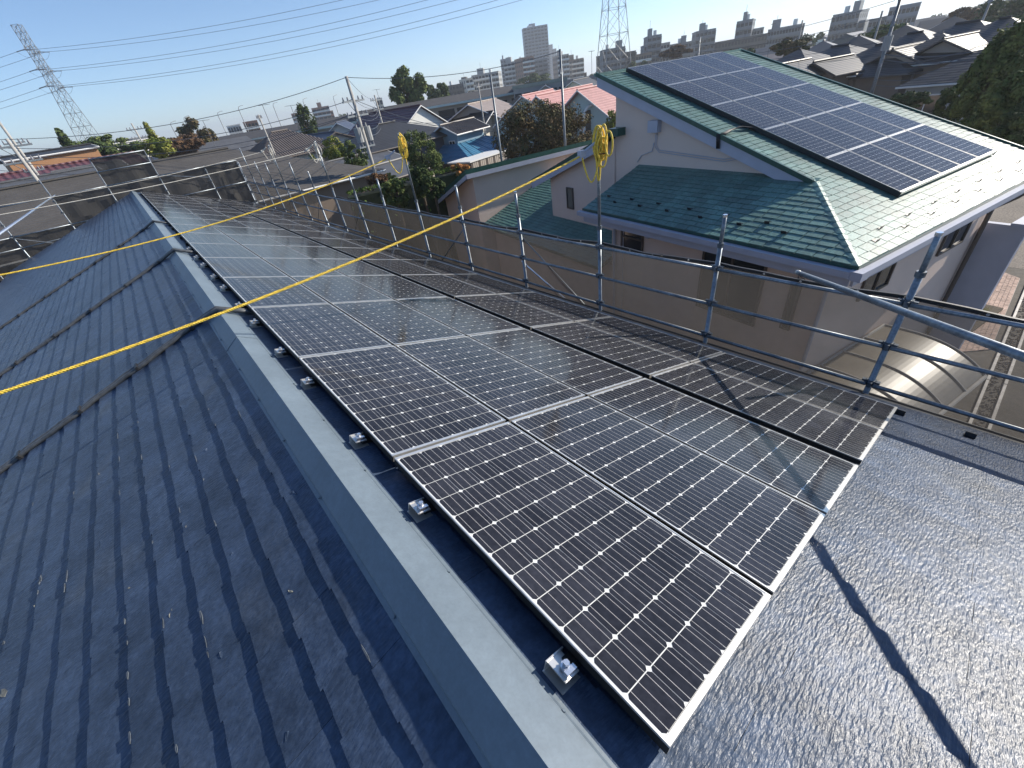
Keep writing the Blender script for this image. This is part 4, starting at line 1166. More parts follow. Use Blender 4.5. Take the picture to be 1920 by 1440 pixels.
# grey slatted carport next to the blue house
p = at(900, 296, 50); t = empty('slatted_shed', (p.x, p.y, GZ), rad(12), 'grey slatted shed with pale flat roof in front of the blue house', 'shed')
q = MB(); q.box((-3.4, -1.6, p.z - GZ + .1), (3.4, 1.6, p.z - GZ + .22)); q.build('roof', M['whitef'], t)
for i in range(22):
    q = MB(); x = -3.2 + i * .3; q.box((x, -1.5, 0), (x + .24, -1.46, p.z - GZ + .1)); q.build('slat', M['brownframe'] if i % 4 == 0 else WM['beige'], t)
q = MB(); q.box((-3.25, -1.45, 0), (3.25, 1.5, p.z - GZ + .1)); q.build('wall', WM['dk'], t)
house_('tan_roofed_house', 'cream walled house with tan slate roof left of the slim utility pole', 905, 190, 55, 30, 7.5, 6, 'beige', 'tan', 24, seed=9)
house_('cream_house', 'small dark roofed house with a cream gable and balcony', 872, 216, 52, 110, 6, 5, 'cream', 'char', 26, seed=10)
house_('mint_gable_house', 'pale mint house with a broad gable facing us and pink roof', 978, 180, 42, 24, 7, 5.6, 'mint', 'pinkr', 32, seed=11, apex=True, ov=.3)
house_('pink_terrace_house', 'pink roofed terraced house in the middle, with a small roof window box', 1062, 168, 46, 14, 9.5, 8.5, 'mint', 'pinkr', 34, seed=12)
house_('pink_terrace_house', 'pink roofed terraced house nearest the green roof corner, arched entrance', 1138, 158, 43, 6, 7.5, 8.5, 'mint', 'pinkr', 34, seed=13)
house_('dark_dormer_house', 'navy roofed house behind the pink terraces, left part', 1028, 158, 66, 40, 9, 7, 'white', 'navy', 28, seed=14)
house_('dark_dormer_house', 'black roofed house with white dormer behind the pink terraces', 1090, 148, 62, 30, 9, 7, 'white', 'char', 28, seed=15)
p = at(1110, 216, 53); t = empty('entrance_arch', (p.x, p.y, GZ), rad(-30), 'arched white entrance porch of the pale mint house', 'porch'); q = MB(); zt = p.z - GZ
q.tube([(-.9, 0, 0), (-.9, 0, zt)] + [(-.9 * math.cos(w), 0, zt + .9 * math.sin(w)) for w in (.5, 1.0, 1.57, 2.1, 2.6)] + [(.9, 0, zt), (.9, 0, 0)], .15, 8); q.build('arch', M['whitef'], t)
q = MB(); q.prism([(-.8, .2, 0), (.8, .2, 0), (.8, .3, 0), (-.8, .3, 0)], [(-.8, .2, zt + .5), (.8, .2, zt + .5), (.8, .3, zt + .5), (-.8, .3, zt + .5)]); q.build('door', WM['dk'], t)
# low grey-roofed houses with panels between the scaffold and the navy house
house_('low_solar_house', 'low dark house with flat solar roof beyond the far scaffold corner', 625, 302, 35, 10, 7.6, 5.5, 'dk', 'grey', 12, 'gable', wins=False, seed=16)
house_('long_low_house', 'long low grey roofed house left of the hedge', 702, 312, 31, 14, 6.5, 3.8, 'beige', 'grey', 14, 'gable', seed=17, storeys=1, frame='brownframe')
# far left group
house_('orange_house', 'orange walled house beside the pointed conifer at far left', 88, 283, 62, 10, 6.4, 5, 'orange', 'char', 6, seed=18, ov=.2)
house_('maroon_roofed_house', 'house with ribbed maroon metal roof behind the scaffold poles', 110, 310, 54, 10, 10, 7, 'cream', 'red', 16, seed=19, wins=False)
house_('orange_roofed_shed', 'low building with orange eaves at the far left', 50, 336, 46, 10, 7, 5, 'orange', 'grey', 10, seed=20, wins=False, cat='building')
house_('small_grey_house', 'small white shed with grey roof right of the maroon roof', 165, 312, 50, 12, 3.6, 3, 'white', 'grey', 18, seed=21, wins=False, cat='shed')
house_('white_signed_building', 'white building with red and dark signs on the horizon left of the scaffold corner', 240, 262, 100, 20, 7, 5, 'white', 'grey', 5, seed=22, cat='building', ov=.1)
# dark tiled houses at upper right
hs = [(1500, 92, 58, 79, 8, 8, 'dtile', 'beige', 'nearest the green roof corner'), (1575, 86, 60, 72, 9.5, 8, 'dtile', 'brown', 'second from the green roof corner'),
      (1650, 84, 58, 80, 8, 7.5, 'char', 'brown', 'just left of the large utility pole'), (1612, 66, 78, 10, 9, 8, 'dtile', 'grey', 'in the second line left of the pole'),
      (1716, 62, 62, 78, 9, 8, 'dtile', 'beige', 'just right of the large utility pole'), (1768, 62, 58, 84, 6, 6.5, 'char', 'brown', 'with small roof between two larger ones'),
      (1815, 42, 62, 74, 10, 8.5, 'dtile', 'beige', 'behind the tall cypress'), (1700, 46, 84, 5, 9, 8, 'char', 'beige', 'in the second line right of the pole'),
      (1885, 34, 60, 80, 8.5, 8, 'dtile', 'beige', 'at the right edge with a sunlit hip'), (1545, 76, 82, 12, 8, 7, 'grey', 'grey', 'in the second line behind the ridge corner'),
      (1790, 30, 90, 10, 9, 8, 'dtile', 'grey', 'far behind the right hand row'), (1935, 60, 50, 82, 9, 8, 'char', 'grey', 'cut by the right frame edge')]
for i, (px, py, d, az, l, w, rf, wl, s) in enumerate(hs):
    house_('dark_tiled_house', 'dark tiled hip roofed house ' + s, px, py, d, az, l, w, wl, rf, 25, 'hip', seed=30 + i, frame='whitef' if i % 2 else 'brownframe', group='dark tiled houses at upper right')
    p = at(px, py, d); q = house_('dark_tiled_house_wing', 'low front wing of the dark tiled house ' + s, px - 12, py + 24, d - 5, az + 90, 4, 3.6, wl, rf, 25, 'gable', seed=60 + i, frame='brownframe', cat='house wing', group='low wings of the tiled houses') if i in (0, 1, 4, 6) else None
m = MB(); P = [onz(1715, 200, GZ + .02), onz(1765, 175, GZ + .02), onz(1760, 160, GZ + .02), onz(1700, 190, GZ + .02)]

# ================================================================ apartment slabs and towers
FG_ = mat('far_window_glass', (.018, .024, .032), .5, spec=.3)
def slab(name, label, pl, pr_, pt, d, floors, bays, wall, depth=9, yaw=0, pent=0, fh=2.9, slant=0, balc=True, cat='apartment block', group=None, roofm=None, zlow=None, d2=None):
    """facade between photo x pl..pr_ with its roof line at height pt (photo y at its middle)"""
    xm = (pl + pr_) / 2; p = at(xm, pt, d)
    sl = (-.170)   # horizon tilt
    a = at(pl, pt - (pl - xm) * .17 * -1 if False else pt + (xm - pl) * .17, d); b = at(pr_, pt - (pr_ - xm) * .17, d)
    w = math.hypot(a.x - b.x, a.y - b.y)
    ang = math.atan2(b.y - a.y, b.x - a.x) + rad(yaw)
    t = empty(name, (p.x, p.y, GZ), ang, label, cat, group)
    H_ = p.z - GZ; wc = w / max(.4, math.cos(rad(yaw)))
    m = MB(); m.box((-wc / 2, 0, 0), (wc / 2, depth, H_)); m.build('wall', WM[wall], t)
    m = MB(); m.box((-wc / 2 - .15, -.15, H_), (wc / 2 + .15, depth + .15, H_ + .5)); m.build('parapet', roofm or WM[wall], t)
    g = MB(); bl = MB(); fn = MB()
    for f in range(floors):
        z0 = H_ - (f + 1) * fh
        if z0 < 0: break
        for i in range(bays):
            x0 = -wc / 2 + wc * (i + .12) / bays; x1 = -wc / 2 + wc * (i + .88) / bays
            g.box((x0, -.05, z0 + .25), (x1, -.01, z0 + fh * .78))
        k = max(2, int(depth / 3.5))
        for i in range(k):
            y0 = depth * (i + .3) / k; y1 = depth * (i + .7) / k
            g.box((wc / 2 + .01, y0, z0 + .9), (wc / 2 + .05, y1, z0 + 2.2)); g.box((-wc / 2 - .05, y0, z0 + .9), (-wc / 2 - .01, y1, z0 + 2.2))
        if balc:
            bl.box((-wc / 2, -1.3, z0 - .1), (wc / 2, -1.2, z0 + 1.0)); bl.box((-wc / 2, -1.2, z0 - .1), (wc / 2, -.06, z0))
    if balc:
        for i in range(bays + 1):
            x = -wc / 2 + wc * i / bays; fn.box((x - .08, -1.19, max(0, H_ - floors * fh)), (x + .08, -.06, H_ - .2))
        tag(bl.build('balconies', WM['white'] if wall not in ('slateb', 'tower', 'dk') else WM[wall], t), kind='stuff'); tag(fn.build('partitions', WM[wall], t), kind='stuff')
    tag(g.build('windows', FG_, t), kind='stuff')
    if pent:
        q = MB(); x = wc * (pent - .5); q.box((x - wc * .12, depth * .3, H_ + .5), (x + wc * .12, depth * .7, H_ + 3.6)); q.build('penthouse', WM[wall], t)
        rr = random.Random(int(pl)); q = MB(); q.tube([(x, depth * .5, H_ + 3.6), (x, depth * .5, H_ + rr.uniform(4.5, 7))], .07, 4); q.build('antenna', M['wire'], t)
        if 4 < floors < 20:
            sg = rr.choice((-1, 1)); hh = H_ - fh * rr.randint(1, 3); q = MB(); x0, x1 = sorted((sg * wc / 2, sg * (wc / 2 + wc * rr.uniform(.15, .3)))); q.box((x0, 1, 0), (x1, depth, hh)); q.build('side_wing', WM[wall], t)
            q = MB()
            for f in range(floors - 2):
                z0 = hh - (f + 1) * fh
                if z0 > 0: q.box((x0 + .3, .95, z0 + .6), (x1 - .3, .99, z0 + 2.0)); 
            tag(q.build('wing_windows', FG_, t), kind='stuff')
        q = MB(); q.box((-wc * .3, depth * .2, H_ + .5), (-wc * .1, depth * .5, H_ + 2)) if floors > 20 else q.tube([(-x * .8, depth * .4, H_ + .5), (-x * .8, depth * .4, H_ + 2.6)], .9, 8); q.build('water_tank', WM['white'], t)
    return t
def longslab(name, label, A, B, floors, fh, wall, roof, depth=9, nseg=10):
    a = Vector(A); b = Vector(B); L_ = math.hypot(b.x - a.x, b.y - a.y); ang = math.atan2(b.y - a.y, b.x - a.x); z = (a.z + b.z) / 2 - GZ
    t = empty(name, (a.x, a.y, GZ), ang, label, 'apartment block')
    m = MB(); m.box((0, 0, 0), (L_, depth, z)); m.build('wall', WM[wall], t)
    m = MB(); m.prism([(-.4, -.8, z), (L_ + .4, -.8, z), (L_ + .4, depth + .5, z), (-.4, depth + .5, z)], [(-.4, -.8, z + .3), (L_ + .4, -.8, z + .3), (L_ + .4, depth * .5, z + 1.4), (-.4, depth * .5, z + 1.4)]); m.build('roof', RM[roof], t)
    m = MB(); m.box((-.4, -.95, z - .05), (L_ + .4, -.81, z + .28)); m.build('fascia', WM['mint'], t)
    g = MB(); k = int(L_ / 3.2); bl = MB(); fr = MB()
    for f in range(floors):
        z0 = z - (f + 1) * fh
        for i in range(k):
            x = L_ * i / k
            if i % 4 in (0, 1): bl.box((x, -1.1, z0), (x + L_ / k, -1.0, z0 + 1.0)); g.box((x + .2, -.04, z0 + .2), (x + L_ / k - .3, -.01, z0 + 2.2))
            else: g.box((x + .6, -.04, z0 + .8), (x + L_ / k - .7, -.01, z0 + 2.1)); fr.box((x + .5, -.07, z0 + .7), (x + L_ / k - .6, -.045, z0 + .8))
    tag(g.build('windows', M['glass'], t), kind='stuff'); tag(bl.build('balconies', WM['slateb'], t), kind='stuff'); tag(fr.build('sills', M['whitef'], t), kind='stuff')
    return t
longslab('long_apartment', 'long low grey green apartment row on the left horizon', at(400, 276, 105), at(668, 230, 95), 3, 2.8, 'grey', 'flatdark')
longslab('long_apartment', 'long low grey apartment row behind the white gable house', at(674, 226, 92), at(990, 172, 95), 3, 2.8, 'beige', 'flatdark')
slab('flat_roofed_building', 'flat greenish roofed building behind the mint gable house', 962, 1062, 160, 84, 1, 6, 'grey', 12, roofm=RM['greenish'], balc=False)
slab('apartment_block', 'brown apartment block left of the white apartment', 836, 872, 160, 330, 6, 6, 'dk', 14, yaw=-12, pent=.9)
slab('apartment_block', 'light apartment with bright stair end left of the big cluster', 872, 886, 148, 325, 7, 2, 'cream', 12, yaw=20)
slab('apartment_block', 'white and pink balcony apartment in the middle of the skyline', 884, 934, 139, 340, 8, 8, 'grey', 14, yaw=-10, pent=.3)
slab('slender_tower', 'slender grey tower with twin masts left of the brick apartment', 938, 948, 112, 520, 12, 2, 'tower', 12, pent=.5, balc=False)
slab('apartment_block', 'grey balcony apartment under the tall tower', 944, 985, 116, 400, 10, 6, 'grey', 14, yaw=-8, pent=.2)
slab('apartment_block', 'brick stepped apartment with sunlit orange end', 978, 1000, 108, 385, 10, 3, 'brick', 14, yaw=24)
slab('residential_tower', 'tall grey residential tower, highest building of the skyline', 981, 1026, 50, 640, 27, 7, 'tower', 16, yaw=8, pent=.4, fh=3.1)
slab('apartment_block', 'grey apartment with white fin right of the brick one', 1000, 1026, 112, 420, 10, 3, 'slateb', 14, yaw=6)
slab('office_tower', 'distant blue office tower just right of the tallest tower', 1028, 1036, 84, 1100, 20, 2, 'tower', 20, balc=False)
slab('office_tower', 'distant green glass tower in the skyline gap', 1034, 1043, 92, 1000, 16, 2, 'tower', 20, balc=False)
slab('apartment_block', 'beige stepped apartment behind the slim utility pole', 1044, 1066, 104, 380, 9, 4, 'beige', 14, yaw=14, pent=.4)
slab('apartment_block', 'grey beige apartment right of the slim utility pole', 1066, 1094, 112, 400, 8, 4, 'brown', 14, yaw=10, pent=.3)
slab('apartment_block', 'blocky grey apartment seen through the right pylon', 1130, 1172, 92, 300, 9, 6, 'slateb', 14, yaw=8, pent=.8)
slab('apartment_block', 'low dark apartment left of the right pylon foot', 1118, 1136, 106, 330, 7, 3, 'dk', 14)
slab('slanted_building', 'building with a slanted dark roof just right of the right pylon', 1174, 1192, 98, 300, 5, 3, 'dk', 14, yaw=25)
slab('low_building', 'low maroon grey building right of the right pylon', 1192, 1222, 102, 280, 4, 6, 'brown', 14)
slab('apartment_block', 'white stepped apartment above the left end of the green roof ridge', 1214, 1240, 68, 290, 9, 3, 'slateb', 12, yaw=10, pent=.3)
slab('apartment_block', 'lower white apartment next to the stepped one', 1238, 1256, 82, 300, 6, 3, 'grey', 12)
slab('apartment_block', 'grey apartment with water tank above the orange tree', 1256, 1298, 82, 320, 6, 6, 'slateb', 12, pent=.6)
slab('apartment_block', 'tall dark grey apartment with rooftop mast behind the ridge', 1305, 1342, 58, 300, 10, 5, 'slateb', 12, yaw=10, pent=.4)
slab('apartment_block', 'pale stepped apartment, tallest right of the ridge corner', 1382, 1412, 40, 280, 11, 4, 'slateb', 12, yaw=-6, pent=.4)
slab('apartment_block', 'lower wing of the pale stepped apartment', 1408, 1432, 55, 285, 8, 4, 'grey', 12)
slab('long_block', 'long low grey block running right from the pale apartment', 1340, 1440, 73, 270, 4, 16, 'dk', 12)
slab('long_block', 'long purple grey block under the right skyline', 1440, 1508, 52, 270, 5, 12, 'slateb', 12, pent=.2)
slab('apartment_block', 'large backlit grey apartment with stepped side at upper right', 1562, 1614, 26, 260, 11, 7, 'slateb', 14, yaw=-12, pent=.7)
slab('low_building', 'small dark building between the two upper right apartments', 1630, 1668, 36, 250, 4, 5, 'slateb', 12)
slab('apartment_block', 'wide backlit grey apartment behind the large utility pole', 1668, 1726, 12, 240, 10, 7, 'tower', 14, balc=True)
slab('apartment_block', 'dim grey building near the top right corner', 1870, 1925, 2, 230, 5, 7, 'dk', 14)
slab('resort_block', 'stepped white and brown terraced hotel on the left horizon', 584, 616, 202, 420, 6, 4, 'brick', 20, pent=.5)
slab('resort_block', 'smaller stepped white block left of the terraced hotel', 546, 566, 213, 430, 4, 3, 'brick', 18)
slab('white_hall', 'low white hall on the left horizon', 425, 450, 236, 300, 2, 5, 'white', 18, balc=False)
slab('white_hall', 'brown and white low building on the left horizon', 456, 482, 229, 280, 3, 4, 'brick', 18)
slab('tank_tower', 'pale beige tower on the horizon right of the near utility pole', 704, 716, 186, 300, 5, 2, 'cream', 8, balc=False)
# scattered far houses filling the town
fr = random.Random(77)
FH = []
for k in range(6):
    m = MB(); w, l, h = fr.uniform(3, 4), fr.uniform(4, 6), fr.uniform(4.6, 6)
    wl = MB(); wl.box((-l, -w, 0), (l, w, h)); rf = MB(); rf.prism([(-l - .4, -w - .4, h), (-l - .4, w + .4, h), (-l - .4, 0, h + w * .45)], [(l + .4, -w - .4, h), (l + .4, w + .4, h), (l + .4, 0, h + w * .45)])
    gw = MB()
    for s in (-1, 1):
        for fl in (1.0, 3.6):
            for x in (-l * .6, 0, l * .6): gw.box((x - .7, s * (w + .03) - .02, fl), (x + .7, s * (w + .03) + .02, fl + 1.1))
    FH.append((wl.mesh('wall', WM[('white', 'cream', 'beige', 'grey', 'brown', 'mint')[k]]), rf.mesh('roof', RM[('char', 'navy', 'tan', 'grey', 'maroon', 'dtile')[k]]), gw.mesh('windows', M['glass'])))
cnt = 0
for i in range(2600):
    px = fr.uniform(-60, 1980); d = 58 + 420 * fr.random() ** 1.3
    p = at(px, 100, d)
    x, y = p.x, p.y
    if y < -2 or (d < 75 and px < 1500) or (d < 120 and 380 < px < 1000) or (d < 62) or (d < 130 and px > 1350): continue
    x = round(x / 14) * 14 + fr.uniform(-2, 2); y = round(y / 12) * 12 + fr.uniform(-1, 1)
    key = (round(x / 14), round(y / 12))
    if key in [q for q in FH[0:0]]: continue
    if 'used' not in globals(): used = set()
    if key in used: continue
    used.add(key)
    fi = fr.randrange(6); a, b_, c_ = FH[fi]
    t = empty('distant_house', (x, y, GZ), rad(fr.choice((0, 90)) + fr.uniform(-8, 8) + 10), 'small distant house with %s on the plain' % ('white walls and charcoal roof', 'cream walls and navy roof', 'beige walls and tan roof', 'grey walls and grey roof', 'brown walls and maroon roof', 'mint walls and dark tiled roof')[fi], 'house', 'distant %s houses on the plain' % ('white', 'cream', 'beige', 'grey', 'brown', 'mint')[fi])
    t.scale = (1, 1, fr.uniform(.85, 1.12))
    link('wall', a, t); link('roof', b_, t); tag(link('windows', c_, t), kind='stuff'); cnt += 1
    if cnt >= 280: break
for i in range(70):
    px = fr.uniform(-60, 1980); d = 90 + 350 * fr.random(); p = at(px, 100, d)
    if i == 0: CRN = crown(3.2, 3.2, 3.4, 700, .6, 5, 20).mesh('crown', LF['dark']); CRN2 = crown(3.0, 3.4, 3.0, 700, .6, 6, 20).mesh('crown', LF['brown']); m = MB(); m.tube([(0, 0, 0), (0, 0, 3.5)], .3, 5); TRK = m.mesh('trunk', M['bark'])
    t = empty('distant_tree', (p.x, p.y, GZ), fr.uniform(0, 6), 'distant dark tree standing between far houses', 'tree', 'distant trees on the plain')
    t.scale = [fr.uniform(.7, 1.3)] * 3
    o = link('crown', CRN if fr.random() < .7 else CRN2, t); o.location = (0, 0, 4.8); link('trunk', TRK, t)

# ================================================================ pylons
def pylon(name, label, base, H_, wb, wt, az, arms, cat='pylon'):
    t = empty(name, (base[0], base[1], GZ), az, label, cat)
    lev = [0]; z = 0; 
    while z < H_ * .97: z += max(2.2, (wb - (wb - wt) * min(1, z / (H_ * .72))) * .9); lev.append(min(z, H_))
    wd = lambda z: (wb + (wt - wb) * min(1, z / (H_ * .72))) / 2
    for sx, sy in ((-1, -1), (1, -1), (1, 1), (-1, 1)):
        m = MB(); m.tube([(sx * wd(z), sy * wd(z), z) for z in lev], .13, 5); m.build('leg', M['pylon'], t)
    m = MB()
    for i in range(len(lev) - 1):
        z0, z1 = lev[i], lev[i + 1]; a, b_ = wd(z0), wd(z1)
        C0 = [(-a, -a, z0), (a, -a, z0), (a, a, z0), (-a, a, z0)]; C1 = [(-b_, -b_, z1), (b_, -b_, z1), (b_, b_, z1), (-b_, b_, z1)]
        for k in range(4):
            j = (k + 1) % 4
            m.tube([C0[k], C1[j]], .06, 4); m.tube([C0[j], C1[k]], .06, 4); m.tube([C1[k], C1[j]], .06, 4)
    m.build('lattice', M['pylon'], t)
    for z, l in arms:
        for s in (-1, 1):
            m = MB(); w = wd(z)
            for y in (-w, w): m.tube([(s * w, y, z), (s * (w + l), 0, z + .3)], .07, 4); m.tube([(s * w, y, z + 2.0), (s * (w + l), 0, z + .3)], .07, 4)
            for f in (.3, .6): m.tube([(s * (w + l * f), -w * (1 - f), z + .1), (s * (w + l * f), w * (1 - f), z + .1)], .05, 4); m.tube([(s * (w + l * f), w * (1 - f), z + .1), (s * (w + l * f), w * (1 - f), z + 2 * (1 - f))], .05, 4)
            m.build('cross_arm', M['pylon'], t)
            for dy in (-1, 1):
                m = MB(); m.tube([(s * (w + l), 0, z + .2), (s * (w + l), dy * 3.2, z - .2)], .16, 6); m.build('insulator', M['ceram'], t)
            m = MB(); m.tube([(s * (w + l), -3.2 + 6.4 * i / 10, z - .2 - 2.2 * math.sin(math.pi * i / 10)) for i in range(11)], .04, 4); m.build('jumper', M['wire'], t)
    return t
def wire(label, a, b, sag, r, cat='power line', group=None, n=28):
    a, b = Vector(a), Vector(b); m = MB(); m.tube([p - a for p in span(a, b, sag, n)], r, 4)
    o = m.build('power_wire', M['hvwire' if cat == 'power line' else 'wire']); o.location = a
    return tag(o, label, cat, group)
PB = at(172, 268, 300)
P1 = Vector((PB.x, PB.y, GZ))
d1 = rad(62)
pylon('power_pylon', 'lattice power pylon at the upper left', P1, 57, 9.0, 2.6, d1, [(36, 4.2), (41.8, 3.8), (48.4, 3.6)])
PB = at(1150, 135, 200)
P2 = Vector((PB.x, PB.y, GZ))
pylon('power_pylon', 'lattice power pylon cut off by the top edge of the picture', P2, 56, 11.5, 3.6, rad(-30), [(36, 5), (40.5, 4.5), (45, 4)])
dirw = (P2 - P1); dirw.z = 0; dirw.normalize(); sd_ = Vector((-dirw.y, dirw.x, 0))
FA = at(-700, 400, 560)
for i, (z1, z2, zl) in enumerate(((36, 36, 27), (41.8, 40.5, 34), (48.4, 45, 42))):
    for s in (-1, 1):
        nm = ('lowest', 'middle', 'topmost')[i]
        a = P1 + sd_ * s * 5.2 + Vector((0, 0, z1)); b_ = P2 + sd_ * s * 7 + Vector((0, 0, z2))
        wire('%s power line strung between the two pylons, %s side' % (nm, 'nearer' if s < 0 else 'farther'), a, b_, 4.5, .06)
        c_ = Vector((FA.x, FA.y, GZ + zl + 4)) + sd_ * s * 5
        wire('%s power line leaving the left pylon to the left, %s side' % (nm, 'nearer' if s < 0 else 'farther'), a, c_, 5, .06)

# ================================================================ utility poles and wires
def upole(label, x, y, ztop, arms=(), tr=0, r0=.15, mt='pipewood', name='utility_pole', az=0.3, lamp=False):
    t = empty(name, (x, y, GZ), az, label, 'utility pole' if not lamp else 'street lamp')
    H_ = ztop - GZ
    m = MB(); m.tube([(0, 0, 0), (0, 0, H_)], [r0, r0 * .62], 10); m.build('pole', M[mt], t, smooth=True)
    for (dz, l) in arms:
        m = MB(); m.box((-l, -.05, H_ - dz - .05), (l, .05, H_ - dz + .05)); m.tube([(-l * .6, 0, H_ - dz), (0, 0, H_ - dz - .7)], .02, 4); m.build('cross_arm', M['dsteel'], t)
        for f in (-.9, -.5, .5, .9):
            q = MB(); q.tube([(l * f, 0, H_ - dz + .05), (l * f, 0, H_ - dz + .25)], [.06, .035], 6); q.build('insulator', M['ceram'], t)
    for k in range(tr):
        q = MB(); x_ = (-.42, .42)[k % 2]; q.tube([(x_, 0, H_ - 3.6), (x_, 0, H_ - 2.75)], .24, 10); q.tube([(x_, 0, H_ - 2.75), (x_, 0, H_ - 2.55)], .05, 5); q.build('transformer', WM['grey'], t, smooth=False)
    if lamp:
        m = MB(); m.tube([(0, 0, H_ - .1), (.3, 0, H_ + .5), (1.4, 0, H_ + .8), (2.0, 0, H_ + .8)], [.08, .07, .05, .09], 6); m.build('lamp_arm', M[mt], t)
    return t
upole('tall leaning-looking utility pole with transformers behind the garden, left of centre', 13.3, 31.1, 3.45, [(1.3, .9), (2.1, .9), (3.9, .7)], 2, .16)
def up2(label, px, py, d, arms=(), tr=0, r0=.14, mt='pipewood', **k):
    p = at(px, py, d); return upole(label, p.x, p.y, p.z, arms, tr, r0, mt, **k)
up2('utility pole between the near pole and the big round tree', 702, 178, 60, [(.5, .8), (1.4, .8)], 0, .14)
up2('slim brown pole in front of the tan roofed house', 919, 140, 33, [], 0, .10, 'dsteel')
up2('dark slim pole rising in front of the pink terrace houses', 1050, 92, 33, [(1.2, .25)], 0, .11, 'dsteel')
up2('large utility pole with crossarms at upper right', 1697, -30, 48, [(.8, 1.2), (2.2, 1.1), (4.6, .6)], 2, .15, 'dsteel')
up2('utility pole on the left horizon above the far scaffold', 246, 231, 70, [(.6, .8), (1.5, .8)], 0, .12)
up2('pole with a curved bracket at the far left edge', -4, 226, 50, [(1.4, .6), (3.2, .6)], 0, .13)
up2('second pole beside the bracket pole at the far left edge', 12, 260, 40, [(.4, .9), (1.2, .9)], 0, .14)
up2('short pole standing behind the ribbed tile roof', 484, 215, 58, [(.3, .3)], 0, .13, 'pipewood')
up2('small pole in front of the right end of the long apartment row', 896, 155, 60, [(.4, .5)], 0, .12)
up2('thin pole left of the pale stepped apartment', 1505, 38, 90, [(.4, .6)], 0, .16)
up2('thin pole right of the backlit apartment', 1655, 20, 80, [(.4, .6)], 0, .16)
up2('thin pole behind the green roof ridge', 1313, 70, 90, [(.5, .5)], 0, .12, 'dsteel')
up2('thin pole at the top right corner', 1862, -10, 70, [(.5, .8)], 0, .14)
for i, (px, py) in enumerate(((345, 224), (408, 215), (447, 204), (512, 198), (568, 190), (320, 234), (625, 184))):
    up2('tall curved street lamp on the left horizon, %s of the lamps from the left' % ordn(i), px, py, 190, [], 0, .16, 'pylon', name='street_lamp', lamp=True)
def tv(label, px, py, d, h):
    p = at(px, py, d); t = empty('roof_antenna', (p.x, p.y, p.z - h), .4, label, 'antenna'); m = MB(); m.tube([(0, 0, -6), (0, 0, h)], .035, 5); m.build('mast', M['wire'], t)
    m = MB(); m.tube([(-.9, 0, h), (.9, 0, h)], .02, 4)
    for i in range(9): x = -.85 + i * .21; m.tube([(x, -.35, h), (x, .35, h)], .012, 4)
    m.build('aerial', M['wire'], t)
for i, (px, py, d) in enumerate(((492, 197, 70), (545, 198, 80), (706, 168, 110), (1109, 96, 90), (1640, 150, 60), (380, 226, 80), (1398, 60, 110), (1450, 45, 100))):
    tv('thin television aerial on the skyline, %s one from the left' % ordn(i) if i < 6 else 'thin television aerial above the right hand roofs, %s one' % ordn(i - 6), px, py, d, 3)
A_ = Vector((13.3, 31.1, 0))
def W_(label, p0, p1, sag, r=.016, g='overhead wires'): wire(label, p0, p1, sag, r, 'wire', g)
FB = at(702, 178, 60); FF = at(246, 231, 70)
for i, (z, dz) in enumerate(((3.4, 0), (2.25, 0), (1.55, .5), (1.45, -.5), (.7, 0), (.3, 0))):
    a = A_ + Vector((dz * .8, 0, z))
    W_('wire from the near utility pole to the pole behind, %s down' % ordn(i), a, Vector((FB.x, FB.y, FB.z - .3 - .5 * i)), .5)
    e = at(-60, 262 + 13 * i, 46)
    W_('wire from the near utility pole to the far left, %s down' % ordn(i), a, e, .9 + .12 * i)
    if i < 4:
        e = at(935, 262 - 16 * i, 34) if i else at(1050, 96, 33)
        W_('wire from the near utility pole towards the pink houses, %s down' % ordn(i), a, e, .5)
R_ = at(1697, -30, 48)
for i in range(5):
    a = Vector((R_.x, R_.y, R_.z - .8 - .75 * i)) + Vector((.3 * (i % 2), .3, 0))
    W_('wire from the large right utility pole to the left, %s down' % ordn(i), a, at(1200, 88 + 7 * i, 85), 1.0)
    b_ = Vector((R_.x, R_.y, R_.z - 4.3 - .35 * i))
    W_('wire from the large right utility pole to the right, %s down' % ordn(i), b_, at(2020, 5 + 14 * i, 40), .8)
W_('thick cable bundle running low past the tiled houses', Vector((R_.x, R_.y, -.35)), at(2000, 50, 42), .6, .035)
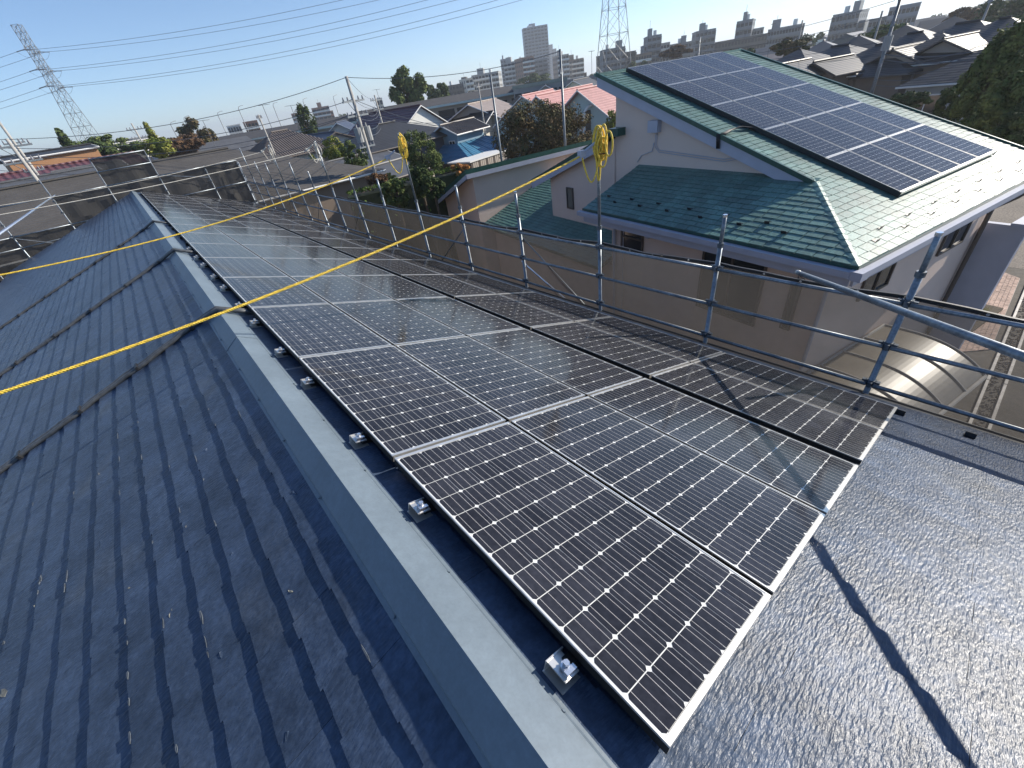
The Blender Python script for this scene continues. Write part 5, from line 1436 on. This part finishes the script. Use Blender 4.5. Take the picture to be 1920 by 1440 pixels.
W_('thick cable bundle just below the first one', Vector((R_.x, R_.y, -.65)), at(2000, 70, 42), .6, .035)
# cars parked at far left
CARM = [mat('car_silver', (.4, .42, .44), .3, metal=.5), mat('car_blue', (.06, .10, .18), .3, coat=.5), mat('car_white', (.7, .7, .7), .3, coat=.5)]
for i, (px, py) in enumerate(((18, 322), (34, 316), (8, 334), (26, 330))):
    p = onz(px, py, GZ) if False else at(px, py, 60); t = empty('parked_car', (p.x, p.y, GZ), rad(20), ('silver', 'dark blue', 'white', 'grey')[i] + ' car parked beyond the roofs at the far left edge', 'car')
    m = MB(); m.prism([(-2.1, -.85, .35), (2.1, -.85, .35), (2.1, .85, .35), (-2.1, .85, .35)], [(-2.0, -.8, .85), (2.05, -.8, .8), (2.05, .8, .8), (-2.0, .8, .85)]); m.build('body', CARM[i % 3], t)
    m = MB(); m.prism([(-1.7, -.75, .85), (1.1, -.75, .83), (1.1, .75, .83), (-1.7, .75, .85)], [(-1.2, -.6, 1.42), (.4, -.6, 1.42), (.4, .6, 1.42), (-1.2, .6, 1.42)]); m.build('cabin', M['glass'], t)
    for x in (-1.3, 1.3):
        for y in (-.8, .8):
            m = MB(); m.tube([(x, y - .1, .32), (x, y + .1, .32)], .32, 10); m.build('wheel', M['black'], t)
for o in COL.objects:
    if o.type == 'MESH' and o.parent is None and not o.get('label') and not o.get('kind'): print('UNTAGGED', o.name)

# ================================================================ haze
m = MB(); m.box((-4700, -4700, -8.5), (4700, 4700, 90))
hm = bpy.data.materials.new('haze_air'); hm.use_nodes = True
for n_ in list(hm.node_tree.nodes):
    if n_.type == 'BSDF_PRINCIPLED': hm.node_tree.nodes.remove(n_)
pvn = hm.node_tree.nodes.new('ShaderNodeVolumePrincipled'); pvn.inputs['Color'].default_value = (.86, .92, 1, 1); pvn.inputs['Density'].default_value = .00042; pvn.inputs['Anisotropy'].default_value = .3
hm.node_tree.links.new(pvn.outputs[0], hm.node_tree.nodes['Material Output'].inputs['Volume'])
tag(m.build('haze', hm), kind='stuff')
